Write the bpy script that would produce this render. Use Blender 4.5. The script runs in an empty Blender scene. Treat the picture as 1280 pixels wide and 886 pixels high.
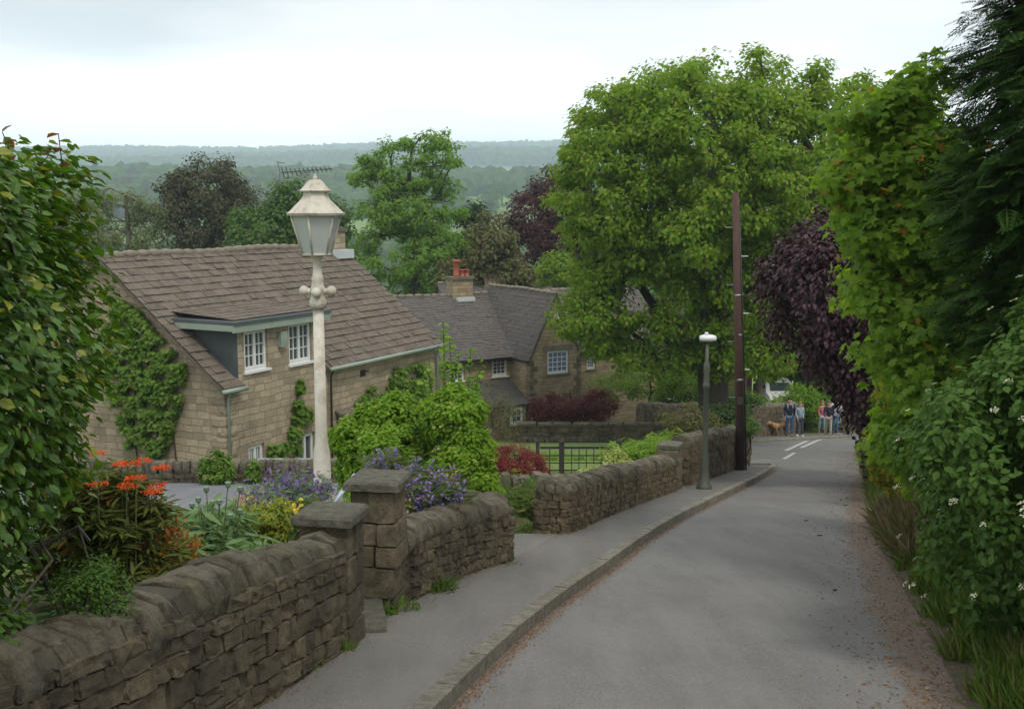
import bpy, math, random
import numpy as np
from mathutils import Vector, Matrix
random.seed(7); rng = np.random.default_rng(7)
scn = bpy.context.scene
COL = scn.collection
R = math.radians
# ------------------------------------------------------------------ camera
F = 1350.0
PITCH = math.atan(183/F)
CP, SP = math.cos(PITCH), math.sin(PITCH)
cam_d = bpy.data.cameras.new('camera'); cam = bpy.data.objects.new('camera', cam_d); COL.objects.link(cam)
cam.location = (0, 0, 0); cam.rotation_euler = (math.pi/2-PITCH, 0, 0)
cam_d.sensor_fit = 'HORIZONTAL'; cam_d.sensor_width = 36; cam_d.lens = F/1280*36
cam_d.clip_start = 0.05; cam_d.clip_end = 12000
scn.camera = cam
# ------------------------------------------------------------------ view, world, sun
scn.view_settings.view_transform = 'Standard'; scn.view_settings.look = 'None'
scn.view_settings.gamma = 1; scn.view_settings.exposure = 0.14
scn.cycles.max_bounces = 6; scn.cycles.diffuse_bounces = 3; scn.cycles.glossy_bounces = 2
scn.cycles.transmission_bounces = 4; scn.cycles.volume_bounces = 3; scn.cycles.transparent_max_bounces = 4
scn.cycles.use_denoising = True
SUN_EL, SUN_AZ = R(58), R(150)      # high veiled sun, behind and to the right
world = bpy.data.worlds.new('World'); scn.world = world; world.use_nodes = True
nt = world.node_tree; nt.nodes.clear()
out = nt.nodes.new('ShaderNodeOutputWorld')
sky = nt.nodes.new('ShaderNodeTexSky'); sky.sky_type = 'NISHITA'; sky.sun_disc = False
sky.sun_elevation = SUN_EL; sky.sun_rotation = SUN_AZ
b1 = nt.nodes.new('ShaderNodeBackground'); b1.inputs[1].default_value = 0.12
nt.links.new(sky.outputs[0], b1.inputs[0])
tc = nt.nodes.new('ShaderNodeTexCoord')
mp = nt.nodes.new('ShaderNodeMapping'); mp.inputs['Scale'].default_value = (1.0, 1.0, 5.5)
nt.links.new(tc.outputs['Generated'], mp.inputs[0])
nz = nt.nodes.new('ShaderNodeTexNoise'); nz.inputs['Scale'].default_value = 2.1; nz.inputs['Detail'].default_value = 5
nz.inputs['Roughness'].default_value = .45; nt.links.new(mp.outputs[0], nz.inputs['Vector'])
cr = nt.nodes.new('ShaderNodeValToRGB'); nt.links.new(nz.outputs[0], cr.inputs[0])
e = cr.color_ramp.elements
e[0].position = .38; e[0].color = (.68, .72, .755, 1); e[1].position = .56; e[1].color = (1.04, 1.01, 1.0, 1)
sxyz = nt.nodes.new('ShaderNodeSeparateXYZ'); nt.links.new(tc.outputs['Generated'], sxyz.inputs[0])
mrs = nt.nodes.new('ShaderNodeMapRange'); mrs.interpolation_type = 'SMOOTHSTEP'
for i_, v_ in enumerate((.0, .17, 3.2, 1.16)): mrs.inputs[i_+1].default_value = v_
nt.links.new(sxyz.outputs[2], mrs.inputs[0])
b2 = nt.nodes.new('ShaderNodeBackground'); nt.links.new(mrs.outputs[0], b2.inputs[1]); nt.links.new(cr.outputs[0], b2.inputs[0])
mx = nt.nodes.new('ShaderNodeMixShader'); mx.inputs[0].default_value = .97
nt.links.new(b1.outputs[0], mx.inputs[1]); nt.links.new(b2.outputs[0], mx.inputs[2]); nt.links.new(mx.outputs[0], out.inputs[0])
sd = bpy.data.lights.new('sun', 'SUN'); sd.energy = 1.5; sd.angle = R(11); sd.color = (1, .93, .82)
so = bpy.data.objects.new('sun', sd); COL.objects.link(so)
# direction towards the sun (azimuth clockwise from +Y)
sdir = Vector((math.sin(SUN_AZ)*math.cos(SUN_EL), math.cos(SUN_AZ)*math.cos(SUN_EL), math.sin(SUN_EL)))
so.rotation_euler = sdir.to_track_quat('Z', 'Y').to_euler(); so.location = (0, 0, 50)

# ------------------------------------------------------------------ picking helpers
SL, EH = .1776, 1.75
def ray(px, py):
    u = (px-640)/F; v = (443-py)/F
    return (u, CP+v*SP, -SP+v*CP)
def at(px, py, Y):
    r = ray(px, py); return Vector((r[0]/r[1]*Y, Y, r[2]/r[1]*Y))
def gp(px, py, off=0.0):
    r = ray(px, py); m = -r[2]/r[1]; Y = (EH-off)/(m-SL)
    return (r[0]/r[1]*Y, Y)
PROF = [(-60, -(EH-60*SL)), (0, -EH), (80, -(EH+80*SL)), (150, -25), (250, -34), (420, -24), (620, -6), (820, 14), (900, 16), (1150, 8), (1500, 30), (2100, 85), (2600, 112), (3200, 160), (3600, 192), (4300, 196)]
def P(y):
    return np.interp(y, [a for a, b in PROF], [b for a, b in PROF])
def sm(x):
    x = np.clip(x, 0, 1); return x*x*(3-2*x)
def from_px(lst): return sorted([gp(*p) for p in lst], key=lambda a: a[1])
kerb_pts = from_px([(540,886),(590,836),(640,790),(700,742),(760,702),(800,672),(850,642),(900,618),(945,597),(973,580)])
k0, k1 = kerb_pts[0], kerb_pts[1]
def ext(p, q, y): return (p[0]+(q[0]-p[0])/(q[1]-p[1])*(y-p[1]), y)
kerb_pts = [ext(k0, k1, -8)] + kerb_pts
def pl(pts, y): return np.interp(y, [p[1] for p in pts], [p[0] for p in pts])
wall_pts = [(-1.42, 5.69), (-1.075, 7.5)]
wall_pts = [ext(wall_pts[0], wall_pts[1], -6)] + wall_pts + from_px([(505,756),(560,729),(600,712),(640,701),(655,697),(710,668),(760,645),(800,630),(862,607),(900,594),(944,577)])
right_pts = [(1.35, -6), (2.62, 5.69), (3.6, 9.27), (4.45, 12.5), (5.0, 14.5), (7.5, 22.4), (9.9, 30), (12.9, 39.7), (17.5, 49), (30, 62)]
def left_edge(y):
    y = np.asarray(y, float)
    a = pl(kerb_pts, y)
    yj = kerb_pts[-1][1]
    b = np.where(y < 35, a+(1.5-a)*sm((y-yj)/1.6), 1.5+(y-35)*.97)
    return np.where(y < yj, a, b)
def right_edge(y): return pl(right_pts, y)
def H(x, y, raw=False):
    x = np.asarray(x, float); y = np.asarray(y, float)
    z = P(y).astype(float) if hasattr(P(y), 'astype') else P(y)
    wx = pl(wall_pts, y)
    g = .52*sm((wx-.2-x)/.12)*sm((13.2-y)/2.0)*sm((x+4.6)/1.2)*(y < 14)
    z = z + g
    z = z - 2.0*sm((y-23.0)/.9)*sm((-2.6-x)/1.2)*sm((70-y)/20)
    re = right_edge(y)
    bank = sm((x-re-.25)/1.6)*.95 + .12*sm((x-re)/.4)
    z = z + bank*(y < 80)
    inroad = (x > left_edge(y)-2.0) & (x < re+(.1 if raw else 1.15)) & (y < 62)
    z = np.where(inroad, z-.2, z)
    near = (x > wx-.15) & (x <= left_edge(y)) & (y < 62)
    z = np.where(near, z-.06, z)
    dw = (y > 10.8) & (y < 14) & (x < wx+.1) & (x > -2.6)
    z = np.where(dw, np.minimum(z, P(y)-.05), z)
    # driveway levels
    dv = (y > 13.5) & (y < 22.5) & (x < -1.8) & (x > -14)
    z = np.where(dv, P(y)-.05, z)
    far = sm((y-500)/900)
    z = z + far*(26*np.sin(x/610.+1.0)+10*np.sin(x/230.+2)+6*np.sin(x/120.+y/300.))*sm((y-900)/1600)*.35 + far*(5*np.sin(x/170.+.5)*np.sin(y/210.))*sm((2600-y)/900)
    return z
def GZ(x, y): return float(H(np.array([x]), np.array([y]))[0])

# ------------------------------------------------------------------ object helpers
def tag(o, label=None, cat=None, group=None, kind=None):
    if label: o['label'] = label
    if cat: o['category'] = cat
    if group: o['group'] = group
    if kind: o['kind'] = kind
    return o
def world_of(o):
    if o.parent is None: return o.matrix_basis.copy()
    return world_of(o.parent) @ o.matrix_parent_inverse @ o.matrix_basis
def empty(name, loc, label, cat, group=None):
    o = bpy.data.objects.new(name, None); COL.objects.link(o); o.location = loc; o.empty_display_size = .2
    return tag(o, label, cat, group, 'thing')
def link(name, me, mat, parent=None):
    o = bpy.data.objects.new(name, me); COL.objects.link(o)
    if mat is not None:
        for m in (mat if isinstance(mat, (list, tuple)) else [mat]): me.materials.append(m)
    if parent is not None:
        o.parent = parent
        o.matrix_parent_inverse = world_of(parent).inverted()
    return o
def np_mesh(name, V, faces_flat, counts, smooth=False, mats=None, uv=True):
    me = bpy.data.meshes.new(name)
    V = np.asarray(V, np.float32); faces_flat = np.asarray(faces_flat, np.int32); counts = np.asarray(counts, np.int32)
    me.vertices.add(len(V)); me.vertices.foreach_set('co', V.ravel())
    me.loops.add(len(faces_flat)); me.loops.foreach_set('vertex_index', faces_flat)
    me.polygons.add(len(counts))
    st = np.concatenate([[0], np.cumsum(counts)[:-1]]).astype(np.int32)
    me.polygons.foreach_set('loop_start', st); me.polygons.foreach_set('loop_total', counts)
    if mats is not None: me.polygons.foreach_set('material_index', np.asarray(mats, np.int32))
    me.polygons.foreach_set('use_smooth', np.full(len(counts), smooth, bool))
    me.update(calc_edges=True); me.validate()
    return me
class MB:
    def __init__(s): s.V = []; s.Fc = []; s.M = []; s.sm = []
    def add(s, vs, fs, m=0, smooth=False):
        b = len(s.V); s.V += [tuple(v) for v in vs]
        for f in fs: s.Fc.append([b+i for i in f]); s.M.append(m); s.sm.append(smooth)
        return s
    def box(s, c, ax, ay, az, m=0):      # centre and three half-axis vectors
        c, ax, ay, az = map(Vector, (c, ax, ay, az))
        vs = [c+i*ax+j*ay+k*az for i in (-1, 1) for j in (-1, 1) for k in (-1, 1)]
        fs = [(0,1,3,2), (4,6,7,5), (0,4,5,1), (2,3,7,6), (0,2,6,4), (1,5,7,3)]
        if ax.cross(ay).dot(az) < 0: fs = [f[::-1] for f in fs]
        return s.add(vs, fs, m)
    def abox(s, x0, x1, y0, y1, z0, z1, fr=None, m=0):
        fr = fr or (lambda a, b, c: Vector((a, b, c)))
        c = fr((x0+x1)/2, (y0+y1)/2, (z0+z1)/2)
        return s.box(c, fr(x1, (y0+y1)/2, (z0+z1)/2)-c, fr((x0+x1)/2, y1, (z0+z1)/2)-c, fr((x0+x1)/2, (y0+y1)/2, z1)-c, m)
    def lathe(s, c, prof, n=16, m=0, sq=None):   # profile [(r, z)]
        c = Vector(c); vs = []; fs = []
        for r, z in prof:
            for i in range(n):
                a = 2*math.pi*i/n+(sq or 0); vs.append((c.x+r*math.cos(a), c.y+r*math.sin(a), c.z+z))
        for k in range(len(prof)-1):
            for i in range(n):
                j = (i+1) % n; fs.append((k*n+i, k*n+j, (k+1)*n+j, (k+1)*n+i))
        fs.append(tuple(range(n))[::-1]); fs.append(tuple((len(prof)-1)*n+i for i in range(n)))
        return s.add(vs, fs, m, smooth=(n > 8))
    def tube(s, pts, rad, n=8, m=0):
        pts = [Vector(p) for p in pts]; rads = rad if isinstance(rad, (list, tuple)) else [rad]*len(pts)
        vs = []; fs = []
        for k, p in enumerate(pts):
            d = (pts[min(k+1, len(pts)-1)]-pts[max(k-1, 0)]).normalized()
            a = d.cross(Vector((0, 0, 1))); a = a.normalized() if a.length > .05 else Vector((1, 0, 0)); b = d.cross(a).normalized()
            for i in range(n):
                t = 2*math.pi*i/n; vs.append(p+rads[k]*(math.cos(t)*a+math.sin(t)*b))
        for k in range(len(pts)-1):
            for i in range(n):
                j = (i+1) % n; fs.append((k*n+i, (k+1)*n+i, (k+1)*n+j, k*n+j))
        fs.append(tuple(range(n))); fs.append(tuple((len(pts)-1)*n+i for i in range(n))[::-1])
        return s.add(vs, fs, m, smooth=n > 5)
    def sphere(s, c, r, n=10, sc=(1, 1, 1), m=0):
        pr = [(r*math.sin(math.pi*k/n)*sc[0]+1e-5, -r*math.cos(math.pi*k/n)*sc[2]) for k in range(n+1)]
        return s.lathe(c, pr, n+4, m)
    def build(s, name, mat, parent=None):
        fl = [i for f in s.Fc for i in f]; me = np_mesh(name, s.V, fl, [len(f) for f in s.Fc], mats=s.M)
        me.polygons.foreach_set('use_smooth', s.sm)
        autouv(me)
        return link(name, me, mat, parent)
def autouv(me):
    n = len(me.polygons)
    if n == 0: return
    N = np.empty(n*3, np.float32); me.polygons.foreach_get('normal', N); N = N.reshape(-1, 3)
    lt = np.empty(n, np.int32); me.polygons.foreach_get('loop_total', lt)
    li = np.empty(len(me.loops), np.int32); me.loops.foreach_get('vertex_index', li)
    V = np.empty(len(me.vertices)*3, np.float32); me.vertices.foreach_get('co', V); V = V.reshape(-1, 3)
    NN = np.repeat(N, lt, axis=0); p = V[li]
    T = np.stack([-NN[:, 1], NN[:, 0], np.zeros(len(NN))], 1); L = np.linalg.norm(T, axis=1)
    flat = L < .3; T = T/np.maximum(L, 1e-6)[:, None]
    u = np.where(flat, p[:, 0], (p*T).sum(1)); v = np.where(flat, p[:, 1], p[:, 2])
    uvl = me.uv_layers.new(name='UVMap'); uvl.data.foreach_set('uv', np.stack([u, v], 1).astype(np.float32).ravel())

# ------------------------------------------------------------------ materials
MATS = {}
def newmat(name):
    m = bpy.data.materials.new(name); m.use_nodes = True; nt = m.node_tree
    bs = nt.nodes['Principled BSDF']; MATS[name] = m
    return m, nt, bs
def N(nt, t, **kw):
    n = nt.nodes.new(t)
    for k, v in kw.items():
        if k.startswith('i_'): n.inputs[k[2:].replace('_', ' ')].default_value = v
        else: setattr(n, k, v)
    return n
def rgb(c): return (c[0], c[1], c[2], 1)
def mixc(nt, fac, a, b, mode='MIX'):
    n = nt.nodes.new('ShaderNodeMix'); n.data_type = 'RGBA'; n.blend_type = mode
    for s, v in ((0, fac), (6, a), (7, b)):
        if isinstance(v, bpy.types.NodeSocket): nt.links.new(v, n.inputs[s])
        elif s == 0: n.inputs[0].default_value = v
        else: n.inputs[s].default_value = rgb(v)
    return n.outputs[2]
def noise(nt, scale, detail=4, rough=.55, coord='Object', vec=None, dist=0):
    n = nt.nodes.new('ShaderNodeTexNoise'); n.inputs['Scale'].default_value = scale; n.inputs['Detail'].default_value = detail
    n.inputs['Roughness'].default_value = rough; n.inputs['Distortion'].default_value = dist
    if vec is None:
        t = nt.nodes.new('ShaderNodeTexCoord'); vec = t.outputs[coord]
    nt.links.new(vec, n.inputs['Vector']); return n.outputs[0]
def ramp(nt, s, lo, hi, a=(0, 0, 0), b=(1, 1, 1)):
    c = nt.nodes.new('ShaderNodeValToRGB'); nt.links.new(s, c.inputs[0])
    c.color_ramp.elements[0].position = lo; c.color_ramp.elements[0].color = rgb(a)
    c.color_ramp.elements[1].position = hi; c.color_ramp.elements[1].color = rgb(b)
    return c.outputs[0]
def bump(nt, bs, h, strength=.4, dist=.02):
    b = nt.nodes.new('ShaderNodeBump'); b.inputs['Strength'].default_value = strength; b.inputs['Distance'].default_value = dist
    nt.links.new(h, b.inputs['Height']); nt.links.new(b.outputs[0], bs.inputs['Normal'])
def island(nt): return nt.nodes.new('ShaderNodeNewGeometry').outputs['Random Per Island']
def plain(name, c, rough=.6, var=.15, sc=8, metal=0, dirt=None, dirtamt=.5, bmp=0, spec=.5):
    m, nt, bs = newmat(name)
    n = noise(nt, sc, 5)
    col = mixc(nt, n, [x*(1-var) for x in c], [min(1, x*(1+var)) for x in c])
    if dirt:
        d = ramp(nt, noise(nt, sc*.45, 6, .7), .5, .72); mul = nt.nodes.new('ShaderNodeMath'); mul.operation = 'MULTIPLY'; mul.inputs[1].default_value = dirtamt
        nt.links.new(d, mul.inputs[0]); col = mixc(nt, mul.outputs[0], col, dirt)
    nt.links.new(col, bs.inputs['Base Color']); bs.inputs['Roughness'].default_value = rough; bs.inputs['Metallic'].default_value = metal
    bs.inputs['Specular IOR Level'].default_value = spec
    if bmp: bump(nt, bs, noise(nt, sc*6, 4), bmp, .01)
    return m
def rubble(name, a, b, soot, moss, mossamt=.3, dark=.5):
    m, nt, bs = newmat(name)
    col = mixc(nt, island(nt), a, b)
    col = mixc(nt, ramp(nt, noise(nt, 13, 9, .8), .38, .62), col, [x*.42 for x in a])
    s = ramp(nt, noise(nt, 1.7, 6, .65), .47, .62)
    mu = N(nt, 'ShaderNodeMath', operation='MULTIPLY'); mu.inputs[1].default_value = dark; nt.links.new(s, mu.inputs[0])
    col = mixc(nt, mu.outputs[0], col, soot)
    g = ramp(nt, noise(nt, 3.3, 7, .7), .52, .68)
    mg = N(nt, 'ShaderNodeMath', operation='MULTIPLY'); mg.inputs[1].default_value = mossamt; nt.links.new(g, mg.inputs[0])
    col = mixc(nt, mg.outputs[0], col, moss)
    l = ramp(nt, noise(nt, 38, 3, .6), .66, .74)
    ml = N(nt, 'ShaderNodeMath', operation='MULTIPLY'); ml.inputs[1].default_value = .45; nt.links.new(l, ml.inputs[0])
    col = mixc(nt, ml.outputs[0], col, (.30, .29, .23))
    nt.links.new(col, bs.inputs['Base Color']); bs.inputs['Roughness'].default_value = .92; bs.inputs['Specular IOR Level'].default_value = .25
    bump(nt, bs, noise(nt, 20, 9, .78), 1.0, .06)
    return m
M_WALL = rubble('garden_wall_stone', (.34, .28, .185), (.15, .125, .088), (.05, .045, .038), (.17, .175, .07), .4, .6)
M_WALLM = rubble('mossy_wall_stone', (.34, .265, .165), (.16, .13, .09), (.06, .05, .04), (.22, .20, .06), .55, .5)
M_COPE = rubble('coping_stone', (.33, .295, .215), (.17, .15, .11), (.065, .06, .05), (.20, .205, .09), .4, .55)
M_MORTAR = plain('wall_core', (.05, .045, .035), .95, .4, 10, bmp=.5)
M_CAP = rubble('pillar_cap_stone', (.27, .26, .20), (.22, .21, .165), (.10, .10, .08), (.14, .15, .08), .35, .4)
def brickstone(name, c1, c2, mortar, w=.4, h=.17, soot=(.05, .045, .04), sootamt=.4):
    m, nt, bs = newmat(name)
    t = nt.nodes.new('ShaderNodeUVMap')
    d = N(nt, 'ShaderNodeTexNoise'); d.inputs['Scale'].default_value = 1.9; nt.links.new(t.outputs[0], d.inputs[0])
    ad = N(nt, 'ShaderNodeVectorMath', operation='MULTIPLY_ADD'); ad.inputs[1].default_value = (.22, .11, 0)
    nt.links.new(d.outputs[1], ad.inputs[0]); nt.links.new(t.outputs[0], ad.inputs[2])
    outs = []
    b = nt.nodes.new('ShaderNodeTexBrick'); b.offset = .47; b.squash = .72; b.squash_frequency = 3
    b.inputs['Scale'].default_value = 1; b.inputs['Brick Width'].default_value = w; b.inputs['Row Height'].default_value = h
    b.inputs['Mortar Size'].default_value = .014; b.inputs['Mortar Smooth'].default_value = .5; b.inputs['Bias'].default_value = 0
    b.inputs['Color1'].default_value = rgb(c1); b.inputs['Color2'].default_value = rgb(c2); b.inputs['Mortar'].default_value = rgb(mortar)
    nt.links.new(ad.outputs[0], b.inputs['Vector'])
    n1 = noise(nt, 2.3, 7, .7)
    col = mixc(nt, ramp(nt, n1, .3, .7), b.outputs[0], (1, 1, 1), 'MULTIPLY')
    col = mixc(nt, ramp(nt, noise(nt, 9, 6, .7), .35, .7, (0, 0, 0), (.6, .6, .6)), b.outputs[0], [x*.55 for x in c1])
    mu = N(nt, 'ShaderNodeMath', operation='MULTIPLY'); mu.inputs[1].default_value = sootamt; nt.links.new(ramp(nt, noise(nt, .9, 6, .7), .5, .7), mu.inputs[0])
    col = mixc(nt, mu.outputs[0], col, soot)
    nt.links.new(col, bs.inputs['Base Color']); bs.inputs['Roughness'].default_value = .9; bs.inputs['Specular IOR Level'].default_value = .2
    inv = N(nt, 'ShaderNodeMath', operation='SUBTRACT'); inv.inputs[0].default_value = 1; nt.links.new(b.outputs['Fac'], inv.inputs[1])
    ad2 = N(nt, 'ShaderNodeMath', operation='MULTIPLY_ADD'); ad2.inputs[1].default_value = .6; nt.links.new(noise(nt, 12, 6, .7), ad2.inputs[0]); nt.links.new(inv.outputs[0], ad2.inputs[2])
    bump(nt, bs, ad2.outputs[0], .8, .03)
    return m
M_HOUSE = brickstone('cottage_sandstone', (.50, .41, .285), (.30, .25, .18), (.29, .24, .165), .42, .19, (.09, .075, .06), .45)
M_HOUSEB = brickstone('farmhouse_sandstone', (.44, .35, .215), (.28, .22, .14), (.24, .195, .135), .36, .16, (.07, .06, .045), .5)
M_BRICK = brickstone('red_brick', (.26, .12, .08), (.20, .09, .06), (.2, .17, .14), .23, .075)
def slate(name, a, b, moss, mossamt=.3):
    m, nt, bs = newmat(name)
    col = mixc(nt, island(nt), a, b)
    col = mixc(nt, ramp(nt, noise(nt, 5, 8, .75), .35, .7), col, [x*1.45 for x in a])
    mg = N(nt, 'ShaderNodeMath', operation='MULTIPLY'); mg.inputs[1].default_value = mossamt
    nt.links.new(ramp(nt, noise(nt, 1.6, 7, .75), .5, .7), mg.inputs[0])
    col = mixc(nt, mg.outputs[0], col, moss)
    ml = N(nt, 'ShaderNodeMath', operation='MULTIPLY'); ml.inputs[1].default_value = .5; nt.links.new(ramp(nt, noise(nt, 24, 3, .6), .68, .75), ml.inputs[0])
    col = mixc(nt, ml.outputs[0], col, (.3, .28, .24))
    nt.links.new(col, bs.inputs['Base Color']); bs.inputs['Roughness'].default_value = .85; bs.inputs['Specular IOR Level'].default_value = .3
    bump(nt, bs, noise(nt, 25, 6, .7), .4, .01)
    return m
M_SLATE = slate('stone_slate_brown', (.132, .108, .086), (.062, .051, .042), (.12, .115, .07), .45)
M_TILE = slate('grey_tile', (.092, .084, .078), (.066, .060, .056), (.095, .09, .06), .5)
M_RIDGE = plain('ridge_stone', (.22, .19, .145), .9, .35, 6, dirt=(.1, .1, .07), bmp=.5)
M_WHITE = plain('white_gloss_paint', (.72, .73, .72), .4, .05, 6, dirt=(.45, .44, .40), dirtamt=.35)
M_LAMP = plain('old_white_paint', (.60, .575, .49), .55, .15, 10, dirt=(.26, .21, .13), dirtamt=.7, bmp=.15)
M_LAMPTOP = plain('flaked_white_paint', (.56, .53, .45), .65, .2, 12, dirt=(.24, .19, .12), dirtamt=.9, bmp=.25)
M_SAGE = plain('sage_green_paint', (.27, .33, .27), .5, .12, 6, dirt=(.15, .18, .13))
M_LEAD = plain('lead_sheet', (.075, .09, .095), .6, .25, 4, dirt=(.13, .15, .155), spec=.25)
M_LEADL = plain('bright_flashing', (.55, .6, .62), .4, .1, 5)
M_IRON = plain('dark_green_iron', (.075, .085, .065), .5, .25, 14, dirt=(.10, .11, .06), dirtamt=.6)
M_POLE = plain('creosoted_pole', (.075, .034, .026), .8, .35, 22, dirt=(.10, .07, .055), dirtamt=.5, bmp=.5)
M_TERRA = plain('terracotta', (.40, .12, .07), .8, .25, 8, dirt=(.2, .1, .08))
M_TERRAL = plain('buff_terracotta', (.50, .36, .22), .8, .2, 8)
M_FENCE = plain('weathered_fence_wood', (.035, .032, .025), .9, .4, 18, bmp=.3)
M_METAL = plain('galvanised_metal', (.35, .36, .36), .4, .1, 10, metal=.7)
M_BARK = plain('bark', (.060, .050, .036), .95, .5, 9, dirt=(.06, .075, .03), dirtamt=.6, bmp=.9)
M_BARKL = plain('pale_bark', (.17, .16, .13), .9, .4, 7, bmp=.6)
M_BLACK = plain('black_plastic', (.015, .015, .018), .4, .1, 5)
M_AER = plain('aerial_metal', (.13, .13, .14), .5, .1, 10)
M_BLUE = plain('pale_blue_metal', (.55, .62, .72), .35, .05, 5)
M_PIPE = plain('pale_green_pipe', (.27, .33, .28), .5, .1, 5, dirt=(.2, .22, .18))
def glassm(name, c=(.03, .04, .045)):
    m, nt, bs = newmat(name)
    col = mixc(nt, noise(nt, 1.3, 3), c, [x*3 for x in c]); nt.links.new(col, bs.inputs['Base Color'])
    bs.inputs['Roughness'].default_value = .08; bs.inputs['Specular IOR Level'].default_value = .9
    return m
M_GLASS = glassm('window_glass')
M_GLASSB = glassm('blue_blind_glass', (.06, .10, .17))
def lampglass():
    m, nt, bs = newmat('frosted_lamp_glass')
    col = mixc(nt, noise(nt, 5, 4), (.80, .84, .82), (.68, .73, .71)); nt.links.new(col, bs.inputs['Base Color'])
    bs.inputs['Roughness'].default_value = .25
    tr = nt.nodes.new('ShaderNodeBsdfTranslucent'); tr.inputs[0].default_value = (.92, .95, .93, 1)
    ms = nt.nodes.new('ShaderNodeMixShader'); ms.inputs[0].default_value = .5
    o = nt.nodes['Material Output']; nt.links.new(bs.outputs[0], ms.inputs[1]); nt.links.new(tr.outputs[0], ms.inputs[2]); nt.links.new(ms.outputs[0], o.inputs[0])
    return m
M_LGLASS = lampglass()
def foliage(name, a, b, c=None, camt=.2, trans=.35, nsc=1.2, rough=.55, spec=.18):
    m, nt, bs = newmat(name)
    isl = island(nt)
    col = mixc(nt, isl, a, b)
    n = ramp(nt, noise(nt, nsc, 3, .6), .35, .65)
    mm = N(nt, 'ShaderNodeMath', operation='MULTIPLY'); mm.inputs[1].default_value = .55; nt.links.new(n, mm.inputs[0])
    col = mixc(nt, mm.outputs[0], col, b)
    if c:
        s = N(nt, 'ShaderNodeMath', operation='FRACT'); q = N(nt, 'ShaderNodeMath', operation='MULTIPLY'); q.inputs[1].default_value = 17.3
        nt.links.new(isl, q.inputs[0]); nt.links.new(q.outputs[0], s.inputs[0])
        l = N(nt, 'ShaderNodeMath', operation='LESS_THAN'); l.inputs[1].default_value = camt; nt.links.new(s.outputs[0], l.inputs[0])
        col = mixc(nt, l.outputs[0], col, c)
    nt.links.new(col, bs.inputs['Base Color']); bs.inputs['Roughness'].default_value = rough; bs.inputs['Specular IOR Level'].default_value = spec
    if trans:
        tr = nt.nodes.new('ShaderNodeBsdfTranslucent')
        col2 = mixc(nt, 1.0, col, (1.5, 1.5, .7), 'MULTIPLY'); nt.links.new(col2, tr.inputs[0])
        ms = nt.nodes.new('ShaderNodeMixShader'); ms.inputs[0].default_value = trans
        o = nt.nodes['Material Output']; nt.links.new(bs.outputs[0], ms.inputs[1]); nt.links.new(tr.outputs[0], ms.inputs[2]); nt.links.new(ms.outputs[0], o.inputs[0])
    return m
L_SYC = foliage('sycamore_leaf', (.10, .20, .014), (.19, .31, .026), (.27, .32, .05), .15, .5)
L_OAK = foliage('spring_oak_leaf', (.11, .22, .03), (.18, .31, .045), None, .1, .5)
L_MID = foliage('mid_green_leaf', (.06, .125, .022), (.10, .19, .035))
L_DUSK = foliage('brown_green_leaf', (.085, .10, .04), (.15, .17, .055), (.14, .09, .05), .2)
L_PINE = foliage('pine_needles', (.036, .050, .020), (.072, .080, .030), (.085, .07, .03), .25, .1)
L_BIRCH = foliage('birch_leaf', (.12, .16, .05), (.18, .22, .09), None, .1, .4)
L_COPPER = foliage('copper_beech_leaf', (.022, .010, .015), (.060, .022, .030), (.10, .05, .065), .12, .15, rough=.5, spec=.3)
L_COPPERF = foliage('far_copper_leaf', (.055, .018, .022), (.10, .034, .038), (.08, .05, .03), .15, .3)
L_BERB = foliage('berberis_leaf', (.15, .026, .034), (.075, .018, .024), (.20, .05, .045), .15, .3)
L_ACER = foliage('red_maple_leaf', (.24, .040, .045), (.17, .025, .035), (.30, .08, .06), .2, .35)
L_BEECH = foliage('beech_leaf', (.028, .075, .010), (.10, .21, .018), (.24, .27, .03), .10, .35, 2.5, .38, .5)
L_MAPLE = foliage('field_maple_leaf', (.11, .23, .022), (.24, .37, .045), (.45, .24, .05), .02, .55, 1.5)
L_GOLD = foliage('golden_leaf', (.22, .22, .02), (.32, .28, .03), (.10, .18, .02), .25, .4)
L_DOG = foliage('dogwood_leaf', (.045, .11, .018), (.09, .17, .03), None, 0, .35, 2.0)
L_CYP = foliage('cypress_spray', (.014, .042, .008), (.038, .085, .014), (.06, .10, .02), .12, .15, 2.0, .8, .05)
L_LIME = foliage('lime_green_leaf', (.10, .22, .015), (.19, .33, .02), (.26, .36, .06), .1, .4, 3)
L_FERN = foliage('fern_green_leaf', (.15, .27, .03), (.22, .35, .05), None, 0, .45, 3)
L_VINE = foliage('creeper_leaf', (.07, .16, .02), (.14, .25, .03), (.2, .24, .06), .15, .35, 2)
L_EUPH = foliage('olive_leaf', (.075, .115, .022), (.13, .15, .035), (.22, .10, .03), .07, .3, 3)
L_GLAUC = foliage('blue_green_leaf', (.12, .22, .10), (.18, .28, .12), None, 0, .35, 3)
L_DARK = foliage('dark_evergreen_leaf', (.02, .045, .012), (.045, .08, .02), None, 0, .2, 3)
L_STEM = plain('green_stem', (.09, .13, .04), .7, .3, 8)
L_GRASS = foliage('grass_blade', (.07, .14, .02), (.13, .20, .035), (.22, .20, .09), .12, .35, 2)
L_STRAW = foliage('dry_grass', (.26, .21, .12), (.18, .14, .08), (.10, .12, .04), .25, .2, 2)
F_RED = foliage('scarlet_petal', (.62, .07, .02), (.75, .13, .03), None, 0, .3, 3)
F_ORNG = foliage('rust_bract', (.38, .10, .02), (.28, .13, .02), (.14, .15, .03), .3, .3, 3)
F_WHITE = foliage('cream_petal', (.62, .62, .46), (.72, .72, .6), None, 0, .3, 3)
F_BLUE = foliage('bluebell_petal', (.20, .16, .46), (.33, .28, .60), (.34, .22, .45), .15, .3, 3)
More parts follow.
